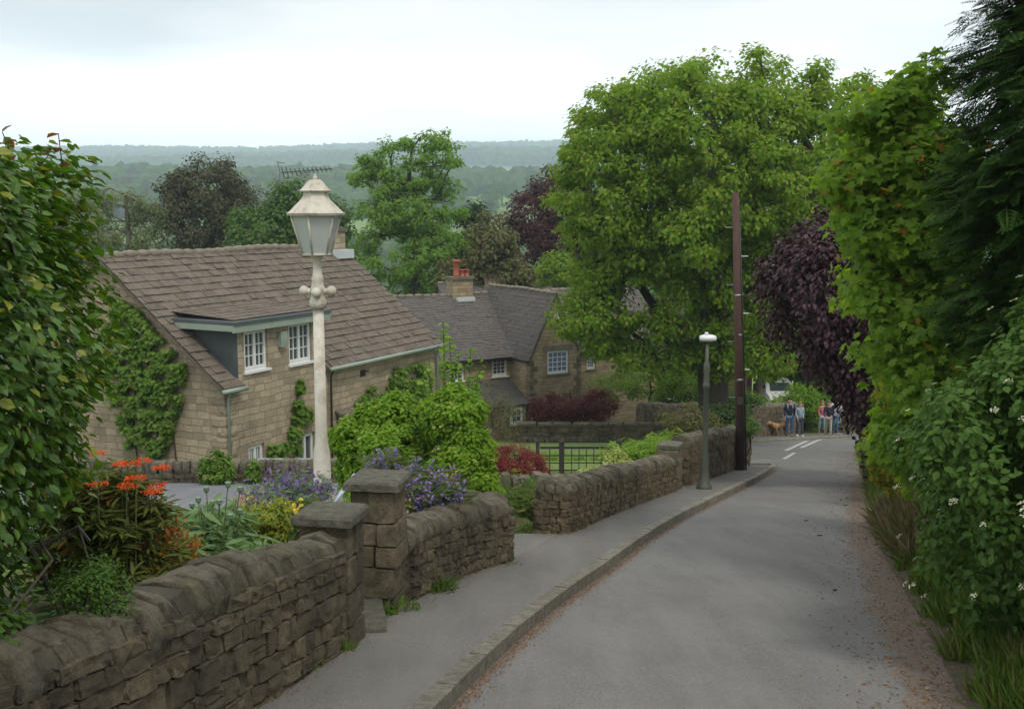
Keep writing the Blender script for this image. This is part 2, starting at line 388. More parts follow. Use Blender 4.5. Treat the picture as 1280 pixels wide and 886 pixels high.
F_VIOL = foliage('violet_petal', (.12, .08, .24), (.25, .18, .45), None, 0, .3, 3)
F_PINK = foliage('pink_petal', (.50, .22, .34), (.62, .40, .48), None, 0, .3, 3)
F_YEL = foliage('yellow_petal', (.75, .55, .04), (.8, .66, .12), None, 0, .3, 3)
L_YG = foliage('yellow_green_leaf', (.24, .28, .035), (.33, .35, .05), (.16, .24, .04), .25, .4, 3)
L_VAR = foliage('variegated_leaf', (.38, .40, .12), (.20, .30, .05), (.5, .5, .25), .3, .4, 3)
L_LITTER = foliage('leaf_litter', (.20, .10, .05), (.13, .075, .045), (.30, .20, .11), .2, 0, 3, .9, .1)
# asphalt
def asphalt(name, c, patch, edge=None):
    m, nt, bs = newmat(name)
    n1 = ramp(nt, noise(nt, 55, 6, .9), .38, .62); col = mixc(nt, n1, [x*.50 for x in c], [x*1.36 for x in c])
    n2 = ramp(nt, noise(nt, .8, 8, .75), .42, .62); mm = N(nt, 'ShaderNodeMath', operation='MULTIPLY'); mm.inputs[1].default_value = .55; nt.links.new(n2, mm.inputs[0])
    col = mixc(nt, mm.outputs[0], col, patch)
    n3 = ramp(nt, noise(nt, 150, 2, .5), .66, .74); mk = N(nt, 'ShaderNodeMath', operation='MULTIPLY'); mk.inputs[1].default_value = .5; nt.links.new(n3, mk.inputs[0])
    col = mixc(nt, mk.outputs[0], col, [min(1, x*2.4) for x in c])
    ms_ = N(nt, 'ShaderNodeMapping'); ms_.inputs['Scale'].default_value = (1.5, .16, 1); ms_.inputs['Rotation'].default_value = (0, 0, R(14)); tcs = nt.nodes.new('ShaderNodeTexCoord'); nt.links.new(tcs.outputs['Object'], ms_.inputs[0])
    st_ = ramp(nt, noise(nt, 1.6, 6, .7, vec=ms_.outputs[0]), .40, .62); mst = N(nt, 'ShaderNodeMath', operation='MULTIPLY'); mst.inputs[1].default_value = .45; nt.links.new(st_, mst.inputs[0])
    col = mixc(nt, mst.outputs[0], col, [min(1, x*1.28) for x in c])
    if edge:
        t = nt.nodes.new('ShaderNodeUVMap'); t.uv_map = 'across'; sp = nt.nodes.new('ShaderNodeSeparateXYZ'); nt.links.new(t.outputs[0], sp.inputs[0])
        for (lo, hi, amt, sc) in edge:
            mr = N(nt, 'ShaderNodeMapRange'); mr.inputs[1].default_value = lo; mr.inputs[2].default_value = hi; nt.links.new(sp.outputs[0], mr.inputs[0])
            nn = noise(nt, sc, 7, .75)
            ad = N(nt, 'ShaderNodeMath', operation='ADD'); nt.links.new(mr.outputs[0], ad.inputs[0]); nt.links.new(nn, ad.inputs[1])
            fy = N(nt, 'ShaderNodeMapRange'); fy.inputs[1].default_value = 22; fy.inputs[2].default_value = 30; fy.inputs[3].default_value = 0; fy.inputs[4].default_value = .6; nt.links.new(sp.outputs[1], fy.inputs[0])
            sb = N(nt, 'ShaderNodeMath', operation='SUBTRACT'); nt.links.new(ad.outputs[0], sb.inputs[0]); nt.links.new(fy.outputs[0], sb.inputs[1]); ad = sb
            rr = ramp(nt, ad.outputs[0], .95, 1.35 if amt < .8 else 1.25)
            ml = N(nt, 'ShaderNodeMath', operation='MULTIPLY'); ml.inputs[1].default_value = amt; nt.links.new(rr, ml.inputs[0])
            col = mixc(nt, ml.outputs[0], col, mixc(nt, ramp(nt, noise(nt, 40, 5, .8), .4, .6), (.10, .078, .06), (.22, .17, .13)))
    nt.links.new(col, bs.inputs['Base Color']); bs.inputs['Roughness'].default_value = .82; bs.inputs['Specular IOR Level'].default_value = .35
    bump(nt, bs, noise(nt, 90, 3, .7), .5, .006)
    return m
M_ROAD = asphalt('road_asphalt', (.172, .168, .158), (.115, .112, .105), [(.07, -.02, .85, 6), (.70, .98, .9, 3.0)])
M_PAVE = asphalt('pavement_asphalt', (.150, .146, .134), (.105, .10, .09), [(.14, -.02, .6, 7)])
M_DRIVE = asphalt('driveway_asphalt', (.16, .165, .175), (.12, .125, .13))
M_DRIVE2 = asphalt('drive_mouth_asphalt', (.165, .162, .150), (.115, .11, .098))
M_KERB = rubble('kerb_stone', (.46, .43, .35), (.38, .35, .285), (.17, .16, .135), (.22, .22, .13), .2, .4)
M_PAINT = plain('worn_road_paint', (.48, .48, .47), .8, .15, 30, dirt=(.25, .25, .25), dirtamt=.8)
def ground():
    m, nt, bs = newmat('ground_cover')
    g = mixc(nt, ramp(nt, noise(nt, 3, 6, .7), .35, .65), (.07, .12, .025), (.12, .17, .04))
    g = mixc(nt, ramp(nt, noise(nt, .7, 5, .7), .5, .6), g, (.09, .075, .045))
    # far country: woods and pasture
    t = nt.nodes.new('ShaderNodeTexCoord'); sp = nt.nodes.new('ShaderNodeSeparateXYZ'); nt.links.new(t.outputs['Object'], sp.inputs[0])
    mpn = N(nt, 'ShaderNodeMapping'); mpn.inputs['Scale'].default_value = (.0016, .0042, 0); nt.links.new(t.outputs['Object'], mpn.inputs[0])
    v = nt.nodes.new('ShaderNodeTexVoronoi'); v.inputs['Scale'].default_value = 1.9; v.inputs['Randomness'].default_value = .9; nt.links.new(mpn.outputs[0], v.inputs['Vector'])
    se = nt.nodes.new('ShaderNodeSeparateColor'); nt.links.new(v.outputs['Color'], se.inputs[0])
    field = ramp(nt, se.outputs[0], .40, .43)
    wood = mixc(nt, ramp(nt, noise(nt, .035, 8, .8), .35, .65), (.028, .055, .024), (.075, .115, .05))
    past = mixc(nt, se.outputs[1], (.13, .22, .06), (.20, .30, .08))
    farc = mixc(nt, field, wood, past)
    mid = mixc(nt, ramp(nt, noise(nt, .012, 4), .45, .55), past, (.11, .17, .05))
    mr = N(nt, 'ShaderNodeMapRange'); mr.inputs[1].default_value = 950; mr.inputs[2].default_value = 1000; nt.links.new(sp.outputs[1], mr.inputs[0])
    f2 = mixc(nt, mr.outputs[0], mid, farc)
    mr2 = N(nt, 'ShaderNodeMapRange'); mr2.inputs[1].default_value = 120; mr2.inputs[2].default_value = 160; nt.links.new(sp.outputs[1], mr2.inputs[0])
    col = mixc(nt, mr2.outputs[0], g, f2)
    nt.links.new(col, bs.inputs['Base Color']); bs.inputs['Roughness'].default_value = .95; bs.inputs['Specular IOR Level'].default_value = .1
    bump(nt, bs, noise(nt, 25, 5, .7), .6, .03)
    return m
M_GROUND = ground()
def verge_m():
    m, nt, bs = newmat('verge_soil'); a = mixc(nt, ramp(nt, noise(nt, 30, 7, .8), .35, .65), (.07, .05, .035), (.17, .125, .09))
    a = mixc(nt, ramp(nt, noise(nt, 2.5, 7, .75), .50, .66), a, (.07, .10, .025)); nt.links.new(a, bs.inputs['Base Color']); bs.inputs['Roughness'].default_value = .95; bump(nt, bs, noise(nt, 40, 6, .8), .9, .03); return m
M_VERGE = verge_m()
M_SOIL = plain('flower_bed_soil', (.05, .035, .025), .95, .5, 9, bmp=.8)
M_LAWN = plain('lawn', (.12, .19, .035), .95, .25, 5, bmp=.6)
# ------------------------------------------------------------------ vectorised builders
def nrm(a): return a/np.maximum(np.linalg.norm(a, axis=-1, keepdims=True), 1e-9)
TM = {
 'rhomb': (np.array([(0,0,0),(.34,.45,.07),(0,1,-.02),(-.34,.45,.07)]), [[0,1,2,3]]),
 'oval': (np.array([(0,0,0),(.28,.25,.07),(.30,.62,.08),(0,1,-.06),(-.30,.62,.08),(-.28,.25,.07),(0,.5,0)]), [[0,1,2,6],[6,2,3,4],[0,6,4,5]]),
 'lance': (np.array([(0,0,0),(.10,.35,.02),(.07,.75,-.02),(0,1,-.12),(-.07,.75,-.02),(-.10,.35,.02)]), [[0,1,2,3,4,5]]),
 'blade': (np.array([(-.03,0,0),(.03,0,0),(.022,.55,.05),(0,1,.22),(-.022,.55,.05)]), [[0,1,2,3,4]]),
 'maple': (np.array([(0,0,0),(.16,.06,.02),(.52,.12,.0),(.30,.34,.05),(.56,.62,-.03),(.22,.62,.04),(0,1,-.06),(-.22,.62,.04),(-.56,.62,-.03),(-.30,.34,.05),(-.52,.12,.0),(-.16,.06,.02)]), [[0,1,2,3,4,5,6,7,8,9,10,11]]),
 'tri': (np.array([(-.3,0,0),(.3,0,0),(0,1,0)]), [[0,1,2]]),
}
def frond_template():
    V = []; Fc = []
    def seg(a, b, w):
        a = np.array(a, float); b = np.array(b, float); d = b-a; n = np.array([-d[1], d[0], 0]); n /= max(1e-6, np.linalg.norm(n)); i = len(V)
        V.extend([a-n*w*.3, a+(b-a)*.5-n*w, b, a+(b-a)*.5+n*w]); Fc.append([i, i+1, i+2, i+3])
    for k in range(6):
        t = .12+k*.14; L = .44*(1-t*.75)
        for s in (-1, 1):
            tip = (s*L*.8, t+L*.62, -.10*L)
            seg((0, t, 0), tip, .035)
            q = .5; b = (s*L*.8*q, t+L*.62*q, -.05*L); seg(b, (b[0]+s*L*.10, b[1]+L*.42, b[2]-.05*L), .035)
    seg((0, 0, 0), (0, 1, -.05), .03)
    return np.array(V), Fc
TM['frond'] = frond_template()
def leaves(name, C, Nn, size, tmpl, mat, parent=None, axis=None, jit=.5, smooth=False):
    """C points, Nn leaf-face normals, axis preferred growth direction; every leaf a small real face"""
    n = len(C); C = np.asarray(C, float); size = np.broadcast_to(np.asarray(size, float), (n,))
    Nn = nrm(np.asarray(Nn, float)+rng.normal(0, jit, (n, 3)))
    ax = rng.normal(0, 1, (n, 3)) if axis is None else np.asarray(axis, float)+rng.normal(0, .35, (n, 3))
    ax = nrm(ax-(ax*Nn).sum(1)[:, None]*Nn); bx = np.cross(ax, Nn)
    T, Fc = TM[tmpl]; k = len(T)
    V = C[:, None, :]+size[:, None, None]*(T[None, :, 0, None]*bx[:, None, :]+T[None, :, 1, None]*ax[:, None, :]+T[None, :, 2, None]*Nn[:, None, :])
    fl = np.concatenate([np.array(f) for f in Fc]); cnt = np.array([len(f) for f in Fc])
    idx = (fl[None, :]+(np.arange(n)*k)[:, None]).ravel(); counts = np.tile(cnt, n)
    me = np_mesh(name, V.reshape(-1, 3), idx, counts, smooth)
    return link(name, me, mat, parent)
def tubes(name, A, B, ra, rb, mat, parent=None, n=5):
    A = np.asarray(A, float); B = np.asarray(B, float); m = len(A)
    ra = np.asarray(ra)[:, None, None]; rb = np.asarray(rb)[:, None, None]
    d = nrm(B-A); h = np.where(np.abs(d[:, 2:3]) > .9, np.array([[1., 0, 0]]), np.array([[0, 0, 1.]])); a = nrm(np.cross(d, h)); b = np.cross(d, a)
    t = np.arange(n)*2*np.pi/n; ring = np.cos(t)[None, :, None]*a[:, None, :]+np.sin(t)[None, :, None]*b[:, None, :]
    V = np.concatenate([A[:, None, :]+ra*ring, B[:, None, :]+rb*ring], 1).reshape(-1, 3)
    i = np.arange(n); j = (i+1) % n; q = np.stack([i, i+n, j+n, j], 1).ravel()
    idx = (q[None, :]+(np.arange(m)*2*n)[:, None]).ravel()
    me = np_mesh(name, V, idx, np.full(m*n, 4), True)
    return link(name, me, mat, parent)
def sample_ells(ells, n, shell=.5, rnd=None, warp=.16):
    """points in a union of ellipsoids, density towards the skin; returns points, outward dirs"""
    r_ = rng; vol = np.array([e[3]*e[4]*e[5] for e in ells])**(2/3.); vol /= vol.sum()
    out = []; od = []
    tot = 0
    while tot < n:
        k = r_.choice(len(ells), n, p=vol); E = np.array(ells)[k]
        d = nrm(r_.normal(0, 1, (n, 3))); rad = shell+(1-shell)*r_.random(n)**.6
        if shell == 0: rad = r_.random(n)**.34
        w = 1+warp*(np.sin(d[:, 0]*5+k*1.7)+np.sin(d[:, 1]*6+2+k)+np.sin(d[:, 2]*7+k*.9))*.6
        p = E[:, :3]+d*E[:, 3:6]*(rad*w)[:, None]
        keep = np.ones(n, bool)
        for q, e_ in enumerate(ells):    # drop most of what falls deep inside another ellipsoid
            s = (((p-np.array(e_[:3]))/np.array(e_[3:6]))**2).sum(1)
            keep &= ~((s < shell*shell*.8) & (k != q) & (r_.random(n) < .85))
        out.append(p[keep]); od.append(d[keep]); tot += keep.sum()
    return np.concatenate(out)[:n], np.concatenate(od)[:n]
def skeleton(base, top, pts, r0, step=.9, wig=.12):
    """branches from a trunk to every clump centre"""
    base = np.array(base, float); top = np.array(top, float)
    nt_ = max(3, int(np.linalg.norm(top-base)/step)); nodes = [base+(top-base)*i/nt_+(rng.normal(0, wig*.4, 3)*[1, 1, 0] if 0 < i else 0) for i in range(nt_+1)]
    par = [-1]+list(range(nt_)); cost = [i*.35*step for i in range(nt_+1)]
    first = max(1, int(nt_*.35)); arr = np.array(nodes); cst = np.array(cost)
    cst[:first] += 50
    order = np.argsort(np.linalg.norm(pts-top, axis=1))
    ends = []
    cap = len(arr)+len(pts)*14; A = np.zeros((cap, 3)); A[:len(arr)] = arr; Cc = np.zeros(cap); Cc[:len(arr)] = cst; PR = np.full(cap, -1); PR[:len(arr)] = par; n = len(arr)
    for o in order:
        p = pts[o]; d = np.linalg.norm(A[:n]-p, axis=1); j = int(np.argmin(d*1.0+Cc[:n]*.45+np.where(A[:n, 2] > p[2]+.3, .6, 0)))
        L = d[j]; k = max(1, min(10, int(L/step))); q0 = A[j].copy(); last = j
        sag = np.array([0, 0, .12*L])
        for i in range(1, k+1):
            t = i/k; q = q0+(p-q0)*t+sag*math.sin(math.pi*t)+(rng.normal(0, wig, 3)*min(1, L) if i < k else 0)
            A[n] = q; Cc[n] = Cc[last]+.35*L/k; PR[n] = last; last = n; n += 1
        ends.append(last)
    w = np.zeros(n)
    for e_ in ends: w[e_] += 1
    for i in range(n-1, 0, -1): w[PR[i]] += w[i]
    w = np.maximum(w, .5); rad = r0*(w/w[0])**.47
    i = np.arange(1, n); pr = PR[1:n]
    ra = np.minimum(rad[pr], rad[i]*1.7); ra[:nt_] = rad[pr[:nt_]]
    # flare at the root
    rad0 = ra.copy(); rad0[0] = ra[0]*1.3
    return A[pr], A[i], rad0, rad[i]
def tree(name, label, cat, base, ells, ncl, per, ls, leafm, r0, cr, tmpl='rhomb', group=None, shell=.45, flat=.65, barkm=None, top=None, droop=0, parts=('crown', 'trunk'), jit=.55, step=.9, skip_thin=.0, warp=.16, upw=.75, axz=-.5):
    e0 = ells[0]; bz = GZ(base[0], base[1])-.1
    root = empty(name, (base[0], base[1], bz), label, cat, group)
    pts, od = sample_ells(ells, ncl, shell, warp=warp)
    if ncl > 60:      # no lone tufts outside the crown
        dd = np.sqrt(((pts[:, None]-pts[None])**2).sum(-1)); dd.sort(1); kk = dd[:, 4] < np.median(dd[:, 4])*1.75; pts, od = pts[kk], od[kk]; ncl = len(pts)
    tp = top or (base[0]*.5+e0[0]*.5, base[1]*.5+e0[1]*.5, e0[2]+e0[5]*.1)
    A, B, ra, rb = skeleton((base[0], base[1], bz), tp, pts, r0, step=step)
    k = rb > skip_thin
    tubes(parts[1], A[k], B[k], ra[k], np.maximum(rb[k], .004), barkm or M_BARK, root, 9 if r0 > .3 else 5)
    C = np.repeat(pts, per, 0); O = np.repeat(od, per, 0); n = len(C)
    crs = np.repeat(rng.uniform(.65, 1.3, ncl), per)*cr
    d = nrm(rng.normal(0, 1, (n, 3))); rr = rng.random(n)**.45
    off = d*(rr*crs)[:, None]*np.array([1, 1, flat])
    if droop: off[:, 2] -= droop*rng.random(n)*crs
    C = C+off
    nn = d*.8+O*.5+np.array([0, 0, upw])
    ax = d+np.array([0, 0, axz-droop])
    leaves(parts[0], C, nn, ls*rng.uniform(.7, 1.25, n), tmpl, leafm, root, ax, jit)
    return root
def shrub(name, label, cat, base, ells, ncl, per, ls, leafm, r0=.03, cr=.12, tmpl='oval', group=None, shell=.5, flat=.8, jit=.5, stemm=None, droop=0, axz=-.3):
    return tree(name, label, cat, base, ells, ncl, per, ls, leafm, r0, cr, tmpl, group, shell, flat, stemm, None, droop, ('foliage', 'stem'), jit, step=.25, axz=axz)
# rounded stones
def cube_template(n=3):
    V = {}; Fc = []
    def vid(p):
        p = tuple(np.round(p, 4)); V.setdefault(p, len(V)); return V[p]
    for ax in range(3):
        for s in (-1, 1):
            for i in range(n):
                for j in range(n):
                    q = []
                    for (a, b) in ((i, j), (i+1, j), (i+1, j+1), (i, j+1)):
                        g_ = [-1, -.84, 0, .84, 1]; p = [0, 0, 0]; p[ax] = s; p[(ax+1) % 3] = g_[a]; p[(ax+2) % 3] = g_[b]; q.append(vid(p))
                    Fc.append(q if s > 0 else q[::-1])
    return np.array(list(V)), np.array(Fc)
CT, CF = cube_template(4)
def stones(name, C, AX, AY, AZ, mat, parent=None, k=5., noise_=.06, disk=False, bev=None, smooth=True):
    """AX, AY, AZ: half-axis vectors (n,3); rounded irregular blocks; disk: AX is the thickness of a slice"""
    C = np.asarray(C, float); n = len(C); t = CT.copy()
    if bev: t = np.where(np.isclose(np.abs(t), .84), np.sign(t)*bev, t)
    if disk:
        yz = nrm(t[:, 1:]+1e-9); m = np.abs(t[:, 1:]).max(1)
        t = np.concatenate([np.sign(t[:, :1])*np.abs(t[:, :1]), yz*m[:, None]], 1)
        full = (np.abs(t[:, 0]) > .99) & (m > .99); t[full, 1:] *= .93; t[full, 0] *= .95
    else:
        q = (np.abs(t)**k).sum(1)**(1/k); t = t/q[:, None]; t = t/np.abs(t).max(0)
    T = t[None]*(1+rng.normal(0, noise_, (n, len(t), 1)))+rng.normal(0, noise_*.5, (n, len(t), 3))
    V = C[:, None, :]+T[..., 0:1]*np.asarray(AX)[:, None, :]+T[..., 1:2]*np.asarray(AY)[:, None, :]+T[..., 2:3]*np.asarray(AZ)[:, None, :]
    idx = (CF.ravel()[None, :]+(np.arange(n)*len(t))[:, None]).ravel()
    me = np_mesh(name, V.reshape(-1, 3), idx, np.full(n*len(CF), 4), smooth)
    return link(name, me, mat, parent)
class Path:
    def __init__(s, pts):
        s.p = np.array(pts, float); s.l = np.concatenate([[0], np.cumsum(np.linalg.norm(np.diff(s.p, axis=0), axis=1))]); s.L = s.l[-1]
    def __call__(s, t):
        x = np.interp(t, s.l, s.p[:, 0]); y = np.interp(t, s.l, s.p[:, 1])
        d = .12; a = np.array([np.interp(t-d, s.l, s.p[:, 0]), np.interp(t-d, s.l, s.p[:, 1])]); b = np.array([np.interp(t+d, s.l, s.p[:, 0]), np.interp(t+d, s.l, s.p[:, 1])])
        v = b-a; v = v/np.linalg.norm(v); return np.array([x, y]), v
def stone_wall(label, pts, h, th=.36, side=1, mat=None, cope=None, courses=(.07, .15), lens=(.10, .34), cope_t=(.045, .095), cope_h=.17, base=None, h2=None, zoff=0, name='stone_wall', group=None, both=True, step=.0, cope_w=.02, lean=.12, wave=.02):
    """pts: line of the visible face; the wall's body lies to the left of the direction (side=1) or right (-1)"""
    path = Path(pts); mat = mat or M_WALL; cope = cope or M_COPE
    gz = base or (lambda x, y: float(P(y)))
    p0, d0 = path(0); root = empty(name, (p0[0], p0[1], gz(*p0)), label, 'stone wall', group)
    hh = lambda t: h+((h2 if h2 is not None else h)-h)*t/path.L
    # core
    mb = MB(); k = max(2, int(path.L/.4)); vs = []; fs = []
    for i in range(k+1):
        t = path.L*i/k; t = min(max(t, .03), path.L-.03); p, d = path(t); nn = np.array([-d[1], d[0]])*side; z = gz(*p)+zoff
        for o in (.035, th-.035):
            q = p+nn*o; vs += [(q[0], q[1], z-.4), (q[0], q[1], z+hh(t)-.01)]
    for i in range(k):
        a = i*4; b = a+4; fs += [(a, b, b+1, a+1), (a+2, a+3, b+3, b+2), (a+1, b+1, b+3, a+3)]
    fs += [(0, 1, 3, 2), (k*4, k*4+2, k*4+3, k*4+1)]
    mb.add(vs, fs).build('core', M_MORTAR, root)
    C, AX, AY, AZ = [], [], [], []
    for sd_, face in ((0, .06), (1, th-.06)) if both else ((0, .06),):
        z = -.06
        hmax = max(h, h2 or h)
        while z < hmax-.02:
            ch = random.uniform(*courses); t = random.uniform(0, .1)
            while t < path.L:
                ln = random.uniform(*lens)*(1.15 if ch > sum(courses)/2 else .85)
                if t+ln > path.L: ln = max(.06, path.L-t)
                tc_ = t+ln/2; zt = z; cc = ch
                if zt < hh(tc_)-.02:
                    if zt+cc > hh(tc_)+.02: cc = hh(tc_)+.02-zt
                    p, d = path(min(tc_, path.L-.02)); nn = np.array([-d[1], d[0]])*side
                    pa, _ = path(t); pb, _ = path(min(t+ln, path.L))
                    off = face+random.uniform(-.016, .012)*(1 if sd_ == 0 else -1)
                    q = p+nn*off; zz = gz(*p)+zoff+zt+cc/2
                    sl = (gz(*pb)-gz(*pa))
                    split = random.random() < .16 and cc > .1
                    ax = np.array([(pb-pa)[0]/2, (pb-pa)[1]/2, sl/2])*.97
                    if split:
                        for s2 in (-1, 1):
                            C.append((q[0], q[1], zz+s2*cc*.25)); AX.append(ax); AY.append((nn[0]*.075, nn[1]*.075, 0)); AZ.append((0, 0, cc*.235))
                    else:
                        C.append((q[0], q[1], zz)); AX.append(ax); AY.append((nn[0]*.075, nn[1]*.075, 0)); AZ.append((0, 0, cc*.482))
                t += ln
            z += ch
    # end faces
    for tt, sg in ((0, -1), (path.L, 1)):
        z = -.06; p, d = path(tt); nn = np.array([-d[1], d[0]])*side
        while z < hh(tt)-.02:
            ch = random.uniform(*courses)
            ch = min(ch, hh(tt)+.02-z)
            w1 = random.uniform(.3, .7)*th
            for a, b in ((0.02, w1), (w1, th-.02)):
                q = p+nn*(a+b)/2-sg*d*.03
                C.append((q[0], q[1], gz(*p)+zoff+z+ch/2)); AX.append((nn[0]*(b-a)*.48, nn[1]*(b-a)*.48, 0)); AY.append((d[0]*.07, d[1]*.07, 0)); AZ.append((0, 0, ch*.48))
            z += ch
    stones('masonry', C, AX, AY, AZ, mat, root, k=9, noise_=.06, bev=.88, smooth=False)
    if cope_h:
        C, AX, AY, AZ = [], [], [], []; t = 0
        while t < path.L:
            ct = random.uniform(*cope_t)*2; tc_ = min(t+ct/2, path.L); p, d = path(min(tc_, path.L-.01)); nn = np.array([-d[1], d[0]])*side
            q = p+nn*(th/2+random.uniform(-.02, .02)); hv = cope_h*random.uniform(.82, 1.12)
            sl = gz(*(p+d))-gz(*p)
            z = gz(*p)+zoff+hh(tc_)+random.uniform(-.008, .008)+wave*math.sin(t*2.3)
            ln = random.uniform(-lean, lean)+lean*.6; up = np.array([-d[0]*math.sin(ln), -d[1]*math.sin(ln), math.cos(ln)])
            fx = np.array([d[0], d[1], sl*.6]); hw = th/2+cope_w+random.uniform(-.03, .02)
            C.append((q[0], q[1], z-.0)); AX.append(fx*ct*.465); AY.append(np.array([nn[0], nn[1], 0])*hw); AZ.append(up*hv)
            t += ct
        stones('coping', C, AX, AY, AZ, cope, root, noise_=.045, disk=True)
    return root

# ================================================================== SETTING
def tensor_axis(lo, hi, step, far, g=1.12):
    a = list(np.arange(lo, hi+1e-6, step)); s = step; x = hi
    while x < far[1]: s *= g; x += s; a.append(x)
    s = step; x = lo; b = []
    while x > far[0]: s *= g; x -= s; b.append(x)
    return np.array(b[::-1]+a)
X = tensor_axis(-13, 16, .3, (-3800, 3800)); Y = tensor_axis(-3, 58, .3, (-60, 4250), 1.045)
gx, gy = np.meshgrid(X, Y); gz_ = H(gx.ravel(), gy.ravel()).reshape(gx.shape)
V = np.stack([gx.ravel(), gy.ravel(), gz_.ravel()], 1); nx, ny = len(X), len(Y)
ii, jj = np.meshgrid(np.arange(nx-1), np.arange(ny-1)); a = (jj*nx+ii).ravel()
me = np_mesh('terrain', V, np.stack([a, a+1, a+nx+1, a+nx], 1).ravel(), np.full(len(a), 4), True)
tag(link('terrain', me, M_GROUND), kind='structure')
def sheet(name, ys, lf, rf, z, mat, nx_=14, kind='structure'):
    V = []; U = []
    for y in ys:
        l, r = float(lf(y)), float(rf(y))
        for i in range(nx_+1):
            u = i/nx_; x = l+(r-l)*u; V.append((x, y, float(P(y))+(z(u, y) if callable(z) else z))); U.append((u, y))
    n = len(ys); fl = []
    for j in range(n-1):
        for i in range(nx_):
            a = j*(nx_+1)+i; fl.append((a, a+1, a+nx_+2, a+nx_+1))
    me = np_mesh(name, V, np.array(fl).ravel(), np.full(len(fl), 4), True)
    uvl = me.uv_layers.new(name='across'); li = np.array(fl).ravel(); uvl.data.foreach_set('uv', np.array(U, np.float32)[li].ravel())
    return tag(link(name, me, mat), kind=kind)
ROADZ = -.10
ys = np.concatenate([np.arange(-8, 28, .35), np.arange(28, 62, .5)])
sheet('road', ys, left_edge, lambda y: right_edge(y)+.15, lambda u, y: ROADZ+.05*(1-(2*u-1)**2), M_ROAD)
YJ = kerb_pts[-1][1]
ys = np.arange(-8, YJ+.01, .3)
sheet('pavement', ys, lambda y: pl(wall_pts, y)-.12, lambda y: left_edge(y)-.02, 0.0, M_PAVE, 6)
# mouth of the drive between the two garden walls
sheet('driveway', np.arange(11.2, 13.5, .25), lambda y: -1.6, lambda y: pl(wall_pts, y)-.1, -.004, M_DRIVE2, 6)
# pavement corner and far pavement
def fill_poly(name, pts, z, mat, kind='structure', base=P):
    V = [(x, y, float(base(y))+z) for x, y in pts]
    me = np_mesh(name, V, list(range(len(V))), [len(V)]); autouv(me)
    me.uv_layers[0].name = 'across'; return tag(link(name, me, mat), kind=kind)
kx = kerb_pts[-1][0]
fill_poly('pavement', [(6.0, YJ), (kx-.02, YJ), (kx-.02, YJ+.3), (kx-.3, YJ+.75), (kx-.9, YJ+1.0), (6.0, YJ+1.1)], .002, M_PAVE)
ys = np.arange(35, 62, .5)
sheet('pavement', ys, lambda y: left_edge(y)-3.4, lambda y: left_edge(y)-.1, .0, M_PAVE, 4)
# private drive behind the flower beds
sheet('driveway', np.arange(13.8, 21.6, .3), lambda y: -13, lambda y: -1.95-.05*(y-14), 0.0, M_DRIVE, 8)
def verge_z(x, y):
    re = right_edge(y); q = x-re
    return P(y)-.075+sm((q-.25)/1.6)*.95+.12*sm(q/.4)+.02*np.sin(x*9+y*4)*np.sin(y*7-x*3)
V = []; fl = []; ys = np.arange(-6, 61, .18); m_ = 12
for y in ys:
    for i in range(m_+1): x = float(right_edge(y))-.04+1.75*i/m_; V.append((x, y, float(verge_z(x, y))+(0 if i < m_ else -.15)))
for j in range(len(ys)-1):
    for i in range(m_): a = j*(m_+1)+i; fl.append((a, a+1, a+m_+2, a+m_+1))
tag(link('verge', np_mesh('verge', V, np.array(fl).ravel(), [4]*len(fl), True), M_VERGE), kind='structure')
# kerbs
def kerb(name, pts, z0=.010, w=.066, hgt=.10):
    path = Path(pts); C, AX, AY, AZ = [], [], [], []; t = 0
    while t < path.L:
        ln = random.uniform(.75, 1.0); ln = min(ln, path.L-t)
        pa, _ = path(t); pb, _ = path(t+ln); p = (pa+pb)/2; d = (pb-pa)/max(1e-6, np.linalg.norm(pb-pa)); nn = np.array([-d[1], d[0]])
        dz = float(P(pb[1])-P(pa[1]))
        C.append((p[0]+nn[0]*w, p[1]+nn[1]*w, float(P(p[1]))+z0-hgt+random.uniform(-.006, .006))); AX.append((*(pb-pa)/2*.992, dz/2)); AY.append((nn[0]*w, nn[1]*w, 0)); AZ.append((0, 0, hgt))
        t += ln
    return tag(stones(name, C, AX, AY, AZ, M_KERB, None, k=24, noise_=.006, bev=.96, smooth=False), kind='structure')
kerb('kerb', kerb_pts+[(kx-.02, YJ+.3), (kx-.3, YJ+.75), (kx-.9, YJ+1.0), (6.0, YJ+1.1)])
yy = np.arange(35, 61, .8); kerb('kerb', [(float(left_edge(y)), y) for y in yy])
# painted markings: the give-way dashes at the junction
def marking(p, q, w):
    (x0, y0), (x1, y1) = gp(*p, off=-.06), gp(*q, off=-.06); d = Vector((x1-x0, y1-y0)).normalized(); n = Vector((-d.y, d.x))*w/2
    k = 6; V = []; fl = []
    def rz(x, y):
        l, r = float(left_edge(y)), float(right_edge(y))+.15; u = (x-l)/(r-l); return float(P(y))+ROADZ+.05*(1-(2*u-1)**2)+.012
    for i in range(k+1):
        x, y = x0+(x1-x0)*i/k, y0+(y1-y0)*i/k
        for s in (-1, 1): V.append((x+s*n.x, y+s*n.y, rz(x+s*n.x, y+s*n.y)))
    for i in range(k): fl.append((2*i, 2*i+1, 2*i+3, 2*i+2))
    o = link('road_marking', np_mesh('road_marking', V, np.array(fl).ravel(), [4]*k), M_PAINT); tag(o, kind='structure')
marking((982, 563.5), (1009, 551.5), .16); marking((1001, 560), (1027, 548.8), .16); marking((980, 574), (993, 566), .12)

